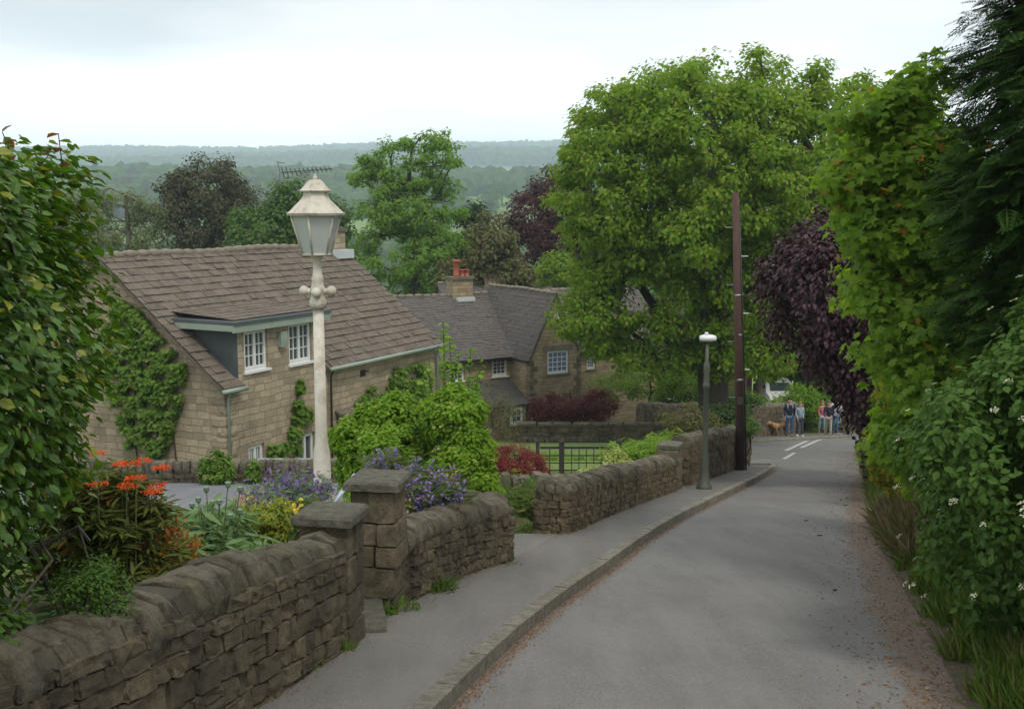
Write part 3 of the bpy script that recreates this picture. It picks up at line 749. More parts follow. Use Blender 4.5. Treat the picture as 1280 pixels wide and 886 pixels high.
# lawn in the far garden
def lawn_sheet(name, x0f, x1f, y0, y1, mat, z=.02):
    return sheet(name, np.arange(y0, y1, .5), x0f, x1f, z, mat, 6)
lawn_sheet('lawn', lambda y: -2.0, lambda y: min(float(pl(wall_pts, min(y, 26)))-.55, 5.5), 25.5, 41.5, M_LAWN)

# ================================================================== WALLS BY THE PAVEMENT
def seg(a, b, pts): return [a]+[p for p in pts if a[1]+.15 < p[1] < b[1]-.15]+[b]
wq = lambda y: (float(pl(wall_pts, y)), y)
stone_wall('dark sooty garden wall with upright rounded coping, nearest the camera on the left', [wq(y) for y in (-.5, 1, 2, 3, 4, 5, 6, 7.12)], .68, th=.36, courses=(.07, .16), lens=(.09, .30), cope_h=.17, lean=.16, wave=.03)
w2 = [wq(y) for y in (8.8, 9.4, 10, 10.6, 11.1)]
w2 += [(w2[-1][0]-.02, 11.38), (w2[-1][0]-.16, 11.62), (w2[-1][0]-.45, 11.78)]
stone_wall('rubble garden wall with rounded coping curving away behind the taller gate pillar', w2, .50, th=.34, h2=.57, courses=(.07, .15), lens=(.08, .24), cope_h=.16, lean=.14)
w3 = [(.30, 13.55), (.62, 13.32)]+[wq(y) for y in (13.9, 15, 16, 17, 18, 19.1, 19.7)]
w3[1] = (wq(13.4)[0]-.05, 13.36)
stone_wall('mossy brown rubble wall with a squared pale end stone, beyond the drive opening', w3, .54, th=.38, mat=M_WALLM, courses=(.06, .12), lens=(.07, .18), cope_h=.15, wave=.015)
w4 = [wq(y) for y in (20.9, 22, 23, 24, 25, 26.2, 27.2, 28.2)]
stone_wall('high mossy wall behind the brown wooden pole, at the junction', w4, .84, th=.4, mat=M_WALLM, courses=(.09, .17), lens=(.12, .34), cope_h=.19, h2=.86, cope_t=(.07, .13))
def pillar(label, corner, d, w, dp, h, caph, capo, name='gate_pillar', big=True, zoff=0.):
    """corner: road-side near corner, d: along the wall; w: away from the road"""
    n = np.array([-d[1], d[0]]); z0 = float(P(corner[1]))+zoff-.1; root = empty(name, (*corner, z0), label, 'pillar', 'stone gate pillars')
    C, AX, AY, AZ = [], [], [], []; z = 0; c = np.array(corner)
    while z < h-.01:
        ch = random.uniform(.17, .27) if big else random.uniform(.09, .16)
        if z+ch > h-.1: ch = h-z
        j = lambda: random.uniform(-.012, .012)
        if random.random() < .45:
            s = random.uniform(.35, .65); parts = [(0, s*w, 0, dp), (s*w, w, 0, dp)]
        elif random.random() < .4:
            s = random.uniform(.4, .6); parts = [(0, w, 0, s*dp), (0, w, s*dp, dp)]
        else: parts = [(0, w, 0, dp)]
        for a0, a1, b0, b1 in parts:
            q = c+n*((a0+a1)/2+j())+np.array(d)*((b0+b1)/2+j()); C.append((q[0], q[1], z0+z+ch/2)); AX.append((*(n*(a1-a0)/2*.985), 0)); AY.append((*(np.array(d)*(b1-b0)/2*.985), 0)); AZ.append((0, 0, ch/2*.97))
        z += ch
    stones('shaft', C, AX, AY, AZ, M_WALL, root, k=16, noise_=.012, bev=.94, smooth=False)
    q = c+n*w/2+np.array(d)*dp/2
    mb = MB(); zc = z0+h; a = w/2+capo; b = dp/2+capo; N3 = Vector((n[0], n[1], 0)); D3 = Vector((d[0], d[1], 0)); vs = []
    for k, (s, z) in enumerate([(1-.03/a, 0), (1, .012), (1, caph-.018), (1-.02/a, caph), ]):
        m = 6; ring = []
        for (x0, y0, x1, y1) in ((-1, -1, 1, -1), (1, -1, 1, 1), (1, 1, -1, 1), (-1, 1, -1, -1)):
            for i in range(m):
                t = i/m; x = x0+(x1-x0)*t; y = y0+(y1-y0)*t; r = random.uniform(-.006, .006)
                ring.append(Vector((q[0], q[1], zc+z+random.uniform(-.003, .003)))+N3*(x*(a*s+r))+D3*(y*(b*s+r)))
        vs += ring
    m4 = 24; fs = [(k*m4+i, k*m4+(i+1) % m4, (k+1)*m4+(i+1) % m4, (k+1)*m4+i) for k in range(3) for i in range(m4)]
    fs += [tuple(range(m4))[::-1], tuple(range(3*m4, 4*m4))]
    mb.add(vs, fs).build('cap', M_CAP, root)
    return root
d1 = np.array([.188, .982])
pillar('shorter gate pillar with a flat slab cap in front of the white lamp post', (wq(7.16)[0]+.02, 7.16), d1, .37, .34, .95, .08, .03)
d2 = np.array([.16, .987])
pillar('taller gate pillar with big squared stones and slab cap, start of the second wall', (wq(8.38)[0]+.01, 8.38), d2, .37, .38, 1.09, .085, .045)
p3 = wq(20.1); pillar('slim round-topped stone stub pillar beside the green lamp post', (p3[0]-.06, 20.0), np.array([.37, .93]), .42, .42, .85, .10, .0, big=False)
# door step between the two gate pillars
xs = wq(7.9)[0]
C = [(xs-.38, 7.95, float(P(7.95))+.02)]
tag(stones('step_stone', C, [(.42, .06, 0)], [(-.06, .38, -.02)], [(0, 0, .05)], M_CAP, None, k=16, noise_=.01), 'flat grey threshold slab lying between the two gate pillars', 'step')
# low wall along the far side of the private drive
yw = 21.7
stone_wall('low wall of upright grey blocks between the private drive and the dormer cottage', [(-13, yw), (-9, yw), (-6, yw+.1), (-3.0, yw+.15), (-1.9, yw+.2)], .16, th=.34, side=1, cope_h=0, courses=(.1, .14), lens=(.2, .4))
def upright_row(parent, pts, z0, hgt, wid, gzf, tl=(.09, .2), mat=M_COPE, th=.3):
    path = Path(pts); C, AX, AY, AZ = [], [], [], []; t = 0
    while t < path.L:
        ct = random.uniform(*tl); p, d = path(min(t+ct/2, path.L)); n = np.array([-d[1], d[0]]); h = hgt*random.uniform(.82, 1.1)
        C.append((p[0]+n[0]*th/2, p[1]+n[1]*th/2, gzf(*p)+z0+h/2)); AX.append((d[0]*ct*.48, d[1]*ct*.48, 0)); AY.append((n[0]*wid/2, n[1]*wid/2, 0)); AZ.append((random.uniform(-.03, .03), 0, h/2)); t += ct
    return stones('coping', C, AX, AY, AZ, mat, parent, k=4.5, noise_=.05)
lw = COL.objects[[o.name for o in COL.objects if o.name.startswith('stone_wall')][-1]]
gp_ = lambda x, y: float(P(y))
upright_row(lw, [(-13, yw), (-9, yw), (-6, yw+.1), (-3.0, yw+.15), (-1.9, yw+.2)], .14, .30, .32, gp_)
# low wall beside the acer, end of the drive opening
a0, a1 = gp(630, 612), gp(706, 612)
lw2 = stone_wall('short grey block wall between the red maple and the drive opening', [(-.15, 18.3), (.9, 18.5), (1.75, 18.6)], .14, th=.34, cope_h=0, courses=(.1, .14), lens=(.2, .4))
upright_row(lw2, [(-.15, 18.3), (.9, 18.5), (1.75, 18.6)], .12, .28, .34, gp_, tl=(.12, .3))
# retaining wall across the far garden
fw = [(0.2, 41.8), (2.5, 41.9), (5, 42.1), (6.2, 42.3), (8.0, 42.4)]
rw = stone_wall('long dark retaining wall under the purple barberry at the back of the lawn', fw, .66, th=.4, courses=(.12, .2), lens=(.25, .6), cope_h=.0, both=False, zoff=.0)
upright_row(rw, fw, -.05, .3, .2, gp_, tl=(.14, .26), th=-.05)
upright_row(rw, fw, .62, .16, .5, gp_, tl=(.5, .9), th=.4)
pillar('square stone pillar ending the retaining wall behind the green lamp post', (7.4, 42.2), np.array([0., 1.]), .55, .5, 1.05, .1, .04, name='wall_pillar')
# far walls by the walkers
def far_pts(y0, y1, off): return [(float(left_edge(y))-off, y) for y in np.arange(y0, y1+.01, 1.5)]
stone_wall('grey wall under the hedge behind the dog and the couple', far_pts(42.3, 51.3, 3.3), 1.35, th=.45, courses=(.14, .24), lens=(.25, .6), cope_h=.22, cope_t=(.1, .16))
pillar('broad round-topped stone pier between the two groups of walkers', (float(left_edge(56))-3.6, 54.2), np.array([.55, .83]), 1.5, 1.2, 2.2, .3, .0, name='wall_pier')
# ================================================================== HOUSES
def frame_of(O, e):
    e = Vector(e).normalized(); g = Vector((-e.y, e.x, 0))     # e along the front, g away from the front
    O = Vector((O[0], O[1], 0))
    return lambda t, w, z: O+e*t+g*w+Vector((0, 0, z))
def wall_quads(mb, fr, t0, t1, w, zb, top, holes=(), depth=.16, along='t'):
    """front wall in the t direction at offset w, top(t) its upper edge, holes (ta, tb, za, zb) really open with reveals"""
    pt = (lambda t, z, d=0: fr(t, w+d, z)) if along == 't' else (lambda t, z, d=0: fr(w+d, t, z))
    cuts = sorted({t0, t1, *[h[0] for h in holes], *[h[1] for h in holes], *([x for x in top['k'] if t0 < x < t1])})
    tz = lambda t: float(np.interp(t, top['k'], top['z']))
    for a, b in zip(cuts[:-1], cuts[1:]):
        hs = sorted([(h[2], h[3]) for h in holes if h[0] <= a+1e-6 and h[1] >= b-1e-6]); z = zb
        for (h0, h1) in hs:
            mb.add([pt(a, z), pt(b, z), pt(b, h0), pt(a, h0)], [(0, 1, 2, 3)]); z = h1
        mb.add([pt(a, z), pt(b, z), pt(b, tz(b)), pt(a, tz(a))], [(0, 1, 2, 3)])
    for (a, b, c, d) in holes:
        for q in ([(a, c), (a, d)], [(b, d), (b, c)], [(a, d), (b, d)], [(b, c), (a, c)]):
            (x0, y0), (x1, y1) = q; mb.add([pt(x0, y0), pt(x1, y1), pt(x1, y1, depth), pt(x0, y0, depth)], [(0, 1, 2, 3)])
def window(parent, fr, a, b, c, d, w=0., rec=.07, cols=2, rows=3, casements=2, glass=None, sill=True, fw=.055, lintel=None):
    """white casement window: outer frame + casement frames + glazing bars, pane behind"""
    mb = MB(); y0, y1 = w+rec, w+rec+.06
    for (p, q, r, s) in ((a, b, c, c+fw), (a, b, d-fw, d), (a, a+fw, c+fw, d-fw), (b-fw, b, c+fw, d-fw)): mb.abox(p, q, y0, y1, r, s, fr)
    ww = (b-a-2*fw)/casements
    for k in range(casements):
        p = a+fw+k*ww; q = p+ww; f = .045
        for (u, v, r, s) in ((p, p+f, c+fw, d-fw), (q-f, q, c+fw, d-fw), (p+f, q-f, c+fw, c+fw+f*1.3), (p+f, q-f, d-fw-f, d-fw)): mb.abox(u+.002, v-.002, y0-.015, y1-.01, r+.002, s-.002, fr)
        for i in range(1, cols): x = p+f+(ww-2*f)*i/cols; mb.abox(x-.011, x+.011, y0, y1-.02, c+fw+f, d-fw-f, fr)
        for i in range(1, rows): z = c+fw+f+(d-c-2*fw-2*f)*i/rows; mb.abox(p+f, q-f, y0+.002, y1-.022, z-.011, z+.011, fr)
    win = mb.build('window', M_WHITE, parent)
    g = MB(); g.abox(a+fw*.6, b-fw*.6, y1-.025, y1-.012, c+fw*.6, d-fw*.6, fr); g.build('pane', glass or M_GLASS, win)
    bk = MB(); bk.add([fr(a, y1+.05, c), fr(b, y1+.05, c), fr(b, y1+.05, d), fr(a, y1+.05, d)], [(0, 1, 2, 3)]); bk.build('black_backing', M_BLACK, win)  # plain black sheet closing the window opening behind the pane
    if sill: s = MB(); s.abox(a-.06, b+.06, w-.07, y0+.02, c-.06, c+.003, fr); s.build('sill', M_WHITE if sill is True else sill, win)
    if lintel: s = MB(); s.abox(a-.2, b+.2, w-.012, w+.12, d+.002, d+.24, fr); s.build('lintel', lintel, win)
    return win
def roof_tiles(name, parent, O, A, S, L, H_, rows, tw, mat, thick=.028, keep=None, jit=.006, under=True, sag=0):
    """O lower corner, A unit along, S unit up the slope; real overlapping slates"""
    O, A, S = Vector(O), Vector(A).normalized(), Vector(S).normalized(); Nn = A.cross(S).normalized()
    if Nn.z < 0: Nn = -Nn
    C, AX, AY, AZ = [], [], [], []; vs = []; fs = []
    rh = H_/rows
    for r in range(rows):
        x = -random.uniform(0, tw)
        while x < L:
            w = tw*random.uniform(.75, 1.25); x0, x1 = max(x, 0), min(x+w, L); x += w
            if x1-x0 < .03: continue
            if keep and not keep((x0+x1)/2, (r+.5)*rh): continue
            lo = r*rh-random.uniform(0, .012); hi = (r+1)*rh+rh*.25
            up = thick*1.9+random.uniform(-jit, jit)
            sg = -sag*math.sin(math.pi*(x0+x1)/2/L)*math.sin(math.pi*r/rows) if sag else 0
            b = len(vs); g = .006
            for (u, v, h) in ((x0+g, lo, up), (x1-g, lo, up+random.uniform(-.004, .004)), (x1-g, hi, thick*.9), (x0+g, hi, thick*.9), (x0+g, lo, up-thick), (x1-g, lo, up-thick)):
                vs.append(tuple(O+A*u+S*v+Nn*(h+sg)))
            fs += [(b, b+1, b+2, b+3), (b+4, b+5, b+1, b), (b+5, b+2, b+1), (b+4, b, b+3)]
    me = np_mesh(name, vs, [i for f in fs for i in f], [len(f) for f in fs]); return link(name, me, mat, parent)
def slab(mb, O, A, S, L, H_, th=.08, m=0):
    O, A, S = Vector(O), Vector(A).normalized(), Vector(S).normalized(); n = A.cross(S).normalized()
    if n.z < 0: n = -n
    return mb.box(O+A*L/2+S*H_/2-n*th/2, A*L/2, S*H_/2, n*th/2, m)
def ridge_row(parent, fr, t0, t1, w, z, r=.14, mat=None, wob=.02, axis='t'):
    C, AX, AY, AZ = [], [], [], []; t = t0
    while t < t1:
        l = random.uniform(.38, .5); a = fr(t, w, z) if axis == 't' else fr(w, t, z); b = fr(min(t+l, t1), w, z) if axis == 't' else fr(w, min(t+l, t1), z)
        d = (b-a).normalized(); s = d.cross(Vector((0, 0, 1))); c = (a+b)/2+Vector((0, 0, wob*math.sin(t*1.3)+random.uniform(-.006, .006)))
        C.append(c); AX.append(d*l*.5); AY.append(s*r); AZ.append((0, 0, r*.75)); t += l
    return stones('ridge', C, AX, AY, AZ, mat or M_RIDGE, parent, k=2.6, noise_=.015)
def gutter(parent, pts, r=.065, mat=None, name='gutter'):
    mb = MB(); pts = [Vector(p) for p in pts]
    mb.tube(pts, r, 8); return mb.build(name, mat or M_PIPE, parent)
def chimney(parent, fr, t, w, hw, hd, z0, z1, mat, pots=(), cap=True):
    mb = MB(); mb.abox(t-hw, t+hw, w-hd, w+hd, z0, z1, fr); ch = mb.build('chimney', mat, parent)
    if cap: m = MB(); m.abox(t-hw-.07, t+hw+.07, w-hd-.07, w+hd+.07, z1+.002, z1+.13, fr); m.build('chimney_cap', M_CAP, ch)
    for (dt, r, h, mt) in pots:
        p = MB(); c = fr(t+dt, w, z1+.13); p.lathe(c, [(r*1.05, 0), (r*.9, h*.1), (r*.82, h*.85), (r*1.08, h*.88), (r*1.08, h), (r*.75, h), (r*.7, h-.1)], 14); p.build('chimney_pot', mt, ch)
    return ch
# ---- cottage with dormer ------------------------------------------------
HA = frame_of((-7.30, 27.0), (.4605, .8877, 0))
LA, WA = 10.25, 4.05; ZE, ZR, ZB = -4.42, -1.30, -8.9
hA = empty('stone_cottage', HA(0, 0, ZB), 'sandstone cottage with brown stone-slate roof, a flat dormer and creeper on its gable', 'house')
T1, T2 = .55, 4.15; ZD = -3.08
holesA = [(.80, 1.72, -4.22, -3.16), (2.60, 3.60, -4.26, -3.14), (.84, 1.46, -7.1, -6.2), (2.86, 3.62, -7.3, -6.3), (5.9, 6.35, -4.95, -4.9)]
mb = MB()
wall_quads(mb, HA, 0, LA, 0, ZB, {'k': [0, T1, T1+.001, T2, T2+.001, LA], 'z': [ZE, ZE, ZD, ZD, ZE, ZE]}, holesA)
wall_quads(mb, HA, 0, 2*WA, 0, ZB, {'k': [0, WA, 2*WA], 'z': [ZE, ZR-.06, ZE]}, [], along='w')
wall_quads(mb, HA, 0, 2*WA, LA, ZB, {'k': [0, WA, 2*WA], 'z': [ZE, ZR-.06, ZE]}, [], along='w')
wall_quads(mb, HA, 0, LA, 2*WA, ZB, {'k': [0, LA], 'z': [ZE, ZE]}, [])
mb.build('walls', M_HOUSE, hA)
# corner quoins
C, AX, AY, AZ = [], [], [], []; z = ZB; k = 0; ee = HA(1, 0, 0)-HA(0, 0, 0); gg = HA(0, 1, 0)-HA(0, 0, 0)
while z < ZE-.3:
    l = .48 if k % 2 else .28; w_ = .28 if k % 2 else .48
    c = HA(l/2-.022, w_/2-.022, z+.14); C.append(c); AX.append(ee*l/2); AY.append(gg*w_/2); AZ.append((0, 0, .135)); z += .28; k += 1
qm = stones('quoins', C, AX, AY, AZ, M_HOUSE, hA, k=14, noise_=.006)
autouv(qm.data)
for (a, b, c, d), kw in zip(holesA[:4], [dict(cols=2, rows=3), dict(cols=2, rows=3), dict(cols=2, rows=2), dict(cols=1, rows=1)]): window(hA, HA, a, b, c, d, **kw)
S1 = (HA(0, WA, ZR)-HA(0, 0, ZE)); Ls = S1.length; S1n = S1.normalized(); ov = .22
keepA = lambda x, v: not (T1-.05 < x+(-.22) < T2-.0 and v-ov < (ZD+.12-ZE)/(ZR-ZE)*Ls)
sl = MB(); A_ = ee
O = HA(-.22, 0, ZE)-S1n*ov
slab(sl, O, A_, S1n, T1+.22, Ls+ov-.02); slab(sl, HA(T2, 0, ZE)-S1n*ov, A_, S1n, LA-T2+.18, Ls+ov-.02)
vD = (ZD+.12-ZE)/(ZR-ZE)*Ls; slab(sl, HA(T1, 0, ZE)+S1n*vD, A_, S1n, T2-T1, Ls-vD-.02)
S2 = (HA(0, WA, ZR)-HA(0, 2*WA, ZE)).normalized(); slab(sl, HA(-.22, 2*WA, ZE)-S2*ov, A_, S2, LA+.4, Ls+ov-.02)
rf = sl.build('roof', M_SLATE, hA)
roof_tiles('slates', rf, O, A_, S1n, LA+.4, Ls+ov, 19, .34, M_SLATE, thick=.036, keep=keepA, jit=.017)
roof_tiles('slates', rf, HA(-.22, 2*WA, ZE)-S2*ov, A_, S2, LA+.4, Ls+ov, 19, .5, M_SLATE, thick=.036)
ridge_row(rf, HA, -.22, LA+.18, WA, ZR+.03, .15, wob=.025)
# dormer: cheek, flat lead roof, pale green fascia
dm = MB(); wD = (ZD+.12-ZE)/(ZR-ZE)*WA
zs = lambda w: ZE+(ZR-ZE)*w/WA
for t in (T1, T2):
    dm = MB(); dm.add([HA(t, 0, ZE-.02), HA(t, wD, zs(wD)-.02), HA(t, 0, ZD)], [(0, 1, 2)]); dm.build('dormer_cheek', M_LEAD, hA)
dr = MB(); dr.abox(T1-.34, T2+.08, -.24, wD+.35, ZD+.13, ZD+.22, HA); dfl = dr.build('dormer_roof', M_LEAD, hA)
dd = MB(); dd.abox(T1-.36, T2+.06, -.21, -.17, ZD-.06, ZD+.128, HA); dd.abox(T1-.36, T1-.32, -.168, wD, ZD-.02, ZD+.126, HA)
dd.add([HA(T1-.33, -.17, ZD-.003), HA(T2+.05, -.17, ZD-.003), HA(T2+.05, wD, ZD-.003), HA(T1-.33, wD, ZD-.003)], [(3, 2, 1, 0)]); dd.build('fascia', M_SAGE, dfl)
roof_tiles('slates', dfl, HA(T1-.1, 0, ZD+.225), ee, HA(0, 1, .06)-HA(0, 0, 0), T2-T1, wD+.35, 6, .34, M_SLATE, thick=.02)
# gutters and pipes
zg = ZE-.16
gutter(hA, [HA(-.28, -.24, zg), HA(T1+.05, -.24, zg)]); gutter(hA, [HA(T2-.02, -.24, zg), HA(LA+.22, -.24, zg)])
for a, b in ((-.2, T1), (T2, LA+.15)): m = MB(); m.abox(a, b, -.06, -.004, zg-.06, zg+.1, HA); m.build('eaves_board', M_PIPE, hA)
gutter(hA, [HA(.05, -.22, zg), HA(.05, -.10, zg-.22), HA(.05, -.08, ZB)], .04, name='downpipe')
gutter(hA, [HA(LA-.02, -.22, zg), HA(LA-.02, -.10, zg-.22), HA(LA-.02, -.08, ZB)], .055, name='downpipe')
gutter(hA, [HA(4.35, -.22, zg), HA(4.35, -.08, zg-.22), HA(4.35, -.06, ZB)], .03, M_FENCE, name='downpipe')
m = MB(); m.abox(2.13, 2.40, -.13, -.004, -3.72, -3.30, HA); m.abox(2.18, 2.35, -.136, -.132, -3.66, -3.48, HA); m.build('alarm_box', M_SAGE, hA)
m = MB(); m.abox(5.9, 6.15, -.02, .03, -5.05, -4.85, HA); m.build('air_vent', M_BLACK, hA)
ch = chimney(hA, HA, LA-.33, WA-.0, .36, .40, ZR-.9, ZR+.5, M_HOUSE, pots=())
m = MB(); m.abox(LA-.75, LA+.05, WA-.75, WA-.43, ZR-.42, ZR-.12, HA); m.build('flashing', M_LEADL, ch)
m = MB()      # television aerial
t0 = 7.55; b = HA(t0, WA, ZR)
pc = at(383, 214, b.y); az = pc.z
base_a = Vector((pc.x, b.y, ZR-.05))
er = empty('roof_aerial', base_a, 'spiky television aerial on a thin mast above the cottage ridge behind the white lantern', 'aerial')
MB().tube([base_a, base_a+Vector((0, 0, az-ZR+.1))],   .035, 6).build('mast', M_AER, er)
m = MB(); l = at(352, 216, b.y); r_ = at(416, 211, b.y); m.tube([l, r_], .024, 6)
for k in range(12):
    p = l+(r_-l)*(k+.3)/12.; h = .17 if k < 2 else .11-.004*k; m.tube([p+Vector((-.02, -.12, h)), p+Vector((.02, .12, -h))], .017, 4)
for s in (-1, 1): m.tube([l+Vector((-.05, 0, .0)), l+Vector((-.12, 0, s*.34))], .016, 5); m.tube([l+Vector((-.15, 0, s*.34)), l+Vector((.1, 0, s*.30))], .014, 4)
m.build('boom', M_AER, er)
# lean-to on the front
lt = MB(); lt.abox(4.75, 7.6, -1.5, -.005, ZB, -6.7, HA); lt.add([HA(4.75, -1.5, -6.7), HA(4.75, -.005, -6.7), HA(4.75, -.005, -5.95)], [(0, 1, 2)]); lt.add([HA(7.6, -1.5, -6.7), HA(7.6, -.005, -6.7), HA(7.6, -.005, -5.95)], [(0, 2, 1)])
lean = lt.build('lean_to', M_HOUSE, hA); Sx = (HA(0, -.005, -5.9)-HA(0, -1.65, -6.72)); roof_tiles('slates', lean, HA(4.6, -1.65, -6.72), A_, Sx, 3.15, Sx.length, 7, .32, M_SLATE)
m = MB(); slab(m, HA(4.6, -1.65, -6.70), A_, Sx.normalized(), 3.15, Sx.length, .05); m.build('roof', M_SLATE, lean)

# ---- farmhouse behind ---------------------------------------------------
HB = frame_of((0, 47.0), (.866, .5, 0)); e_ = HB(1, 0, 0)-HB(0, 0, 0)
hB = empty('stone_farmhouse', HB(0, 0, -10.5), 'long sandstone farmhouse with grey tiled roof and a projecting gabled wing', 'house')
BT0, BT1, BW = -11.5, 8.2, 4.3; BE, BR, BB = -6.34, -4.02, -11.0
WL, WH = 1.49, 1.32; WAz = -3.62
holesB = [(-1.0, -.24, -7.28, -6.45), (-3.08, -2.35, -7.34, -6.55), (3.95, 4.45, -7.35, -6.6), (-6.4, -5.5, -7.4, -6.6)]
mb = MB(); wall_quads(mb, HB, BT0, BT1, 0, BB, {'k': [BT0, BT1], 'z': [BE+.02, BE+.02]}, holesB)
wall_quads(mb, HB, 0, 2*BW, BT0, BB, {'k': [0, BW, 2*BW], 'z': [BE, BR-.05, BE]}, [], along='w')
wall_quads(mb, HB, 0, 2*BW, BT1, BB, {'k': [0, BW, 2*BW], 'z': [BE, BR-.05, BE]}, [], along='w')
wall_quads(mb, HB, BT0, BT1, 2*BW, BB, {'k': [BT0, BT1], 'z': [BE, BE]}, [])
hw_ = [(.90, 2.02, -7.14, -6.12)]
wall_quads(mb, HB, 0, 2*WH, -WL, BB, {'k': [0, WH, 2*WH], 'z': [BE, WAz-.04, BE]}, hw_)
wall_quads(mb, HB, -WL, -.003, 0, BB, {'k': [-WL, 0], 'z': [BE, BE]}, [], along='w')
wall_quads(mb, HB, -WL, -.003, 2*WH, BB, {'k': [-WL, 0], 'z': [BE, BE]}, [], along='w')
mb.build('walls', M_HOUSEB, hB)
for (a, b, c, d), kw in zip(holesB, [dict(casements=1, cols=3, rows=4)]*4): window(hB, HB, a, b, c, d, sill=M_CAP if a > 0 else True, **kw)
window(hB, HB, *hw_[0], w=-WL, casements=1, cols=4, rows=4, glass=M_GLASSB, sill=M_CAP, lintel=M_CAP)
for t in (.0, 2*WH):
    C, AX, AY, AZ = [], [], [], []; z = BB+2.2; k = 0
    while z < BE-.25:
        l = .42 if k % 2 else .24; s = 1 if t == 0 else -1
        C.append(HB(t+s*(l/2-.015), -WL+.12, z+.13)); AX.append(e_*l/2); AY.append((HB(0, 1, 0)-HB(0, 0, 0))*.14); AZ.append((0, 0, .125)); z += .26; k += 1
    q_ = stones('quoins', C, AX, AY, AZ, M_WALL, hB, k=14, noise_=.01)
m = MB(); m.abox(WH-.09, WH+.14, -WL-.1, -WL-.004, -4.78, -4.42, HB); m.build('alarm_box', M_WHITE, hB)
SB = (HB(0, BW, BR)-HB(0, 0, BE)); LB = SB.length; SBn = SB.normalized()
m = MB(); slab(m, HB(BT0-.15, 0, BE)-SBn*.25, e_, SBn, BT1-BT0+.3, LB+.23, .07)
SB2 = (HB(0, BW, BR)-HB(0, 2*BW, BE)).normalized(); slab(m, HB(BT0-.15, 2*BW, BE)-SB2*.25, e_, SB2, BT1-BT0+.3, LB+.23, .07)
gB = HB(0, 1, 0)-HB(0, 0, 0); kW = BW*(WAz-BE)/(BR-BE); wlen = WL+BW+.1
SW1 = (HB(WH, 0, WAz)-HB(0, 0, BE)); SW2 = (HB(WH, 0, WAz)-HB(2*WH, 0, BE)); LW = SW1.length
slab(m, HB(0, -WL-.08, BE)-SW1.normalized()*.16, gB, SW1.normalized(), wlen, LW+.14, .06)
slab(m, HB(2*WH, -WL-.08, BE)-SW2.normalized()*.16, gB, SW2.normalized(), wlen, LW+.14, .06)
rB = m.build('roof', M_TILE, hB)
nokeep = lambda x, v: True
roof_tiles('tiles', rB, HB(BT0-.15, 0, BE)-SBn*.25, e_, SBn, BT1-BT0+.3, LB+.25, 26, .28, M_TILE, thick=.014, jit=.012)
roof_tiles('tiles', rB, HB(BT0-.15, 2*BW, BE)-SB2*.25, e_, SB2, BT1-BT0+.3, LB+.25, 26, .5, M_TILE, thick=.014)
roof_tiles('tiles', rB, HB(0, -WL-.08, BE)-SW1.normalized()*.16, gB, SW1, wlen, LW+.16, 17, .28, M_TILE, thick=.014, jit=.008)
roof_tiles('tiles', rB, HB(2*WH, -WL-.08, BE)-SW2.normalized()*.16, gB, SW2, wlen, LW+.16, 17, .28, M_TILE, thick=.014, jit=.008)
ridge_row(rB, HB, BT0-.1, BT1+.1, BW, BR+.02, .12, M_RIDGE); ridge_row(rB, HB, -WL-.05, BW+.1, WH, WAz+.02, .10, M_RIDGE, axis='w')
gutter(hB, [HB(BT0, -.24, BE-.17), HB(-.1, -.24, BE-.17)], .05, M_BLACK); gutter(hB, [HB(2*WH+.2, -.24, BE-.17), HB(BT1, -.24, BE-.17)], .05, M_BLACK)
gutter(hB, [HB(-.14, -WL, BE-.15), HB(-.14, -.1, BE-.15)], .045, M_BLACK)
# chimney at picture x 578
chB = chimney(hB, HB, -.35, BW, .52, .36, BR-.6, BR+.72, M_HOUSEB, pots=((-.18, .15, .78, M_TERRA), (.12, .13, .32, M_TERRA), (.36, .13, .32, M_TERRA)))
m = MB(); m.abox(-.75, .15, BW-.62, BW-.37, BR-.28, BR-.10, HB); m.build('flashing', M_LEADL, chB)
# low front extension with hipped slate roof
m = MB(); m.abox(-2.6, -.25, -1.6, -.004, BB, -8.25, HB); ex = m.build('extension', M_HOUSEB, hB)
Sx = HB(0, -.004, -7.45)-HB(0, -1.75, -8.28); m = MB(); slab(m, HB(-2.75, -1.75, -8.28), e_, Sx.normalized(), 2.65, Sx.length, .06); m.build('roof', M_TILE, ex); roof_tiles('tiles', ex, HB(-2.75, -1.75, -8.28), e_, Sx, 2.65, Sx.length, 9, .28, M_TILE, thick=.014)
window(ex, HB, -1.05, -.45, -9.1, -8.42, w=-1.68, casements=1, cols=2, rows=2, sill=True, rec=.0)
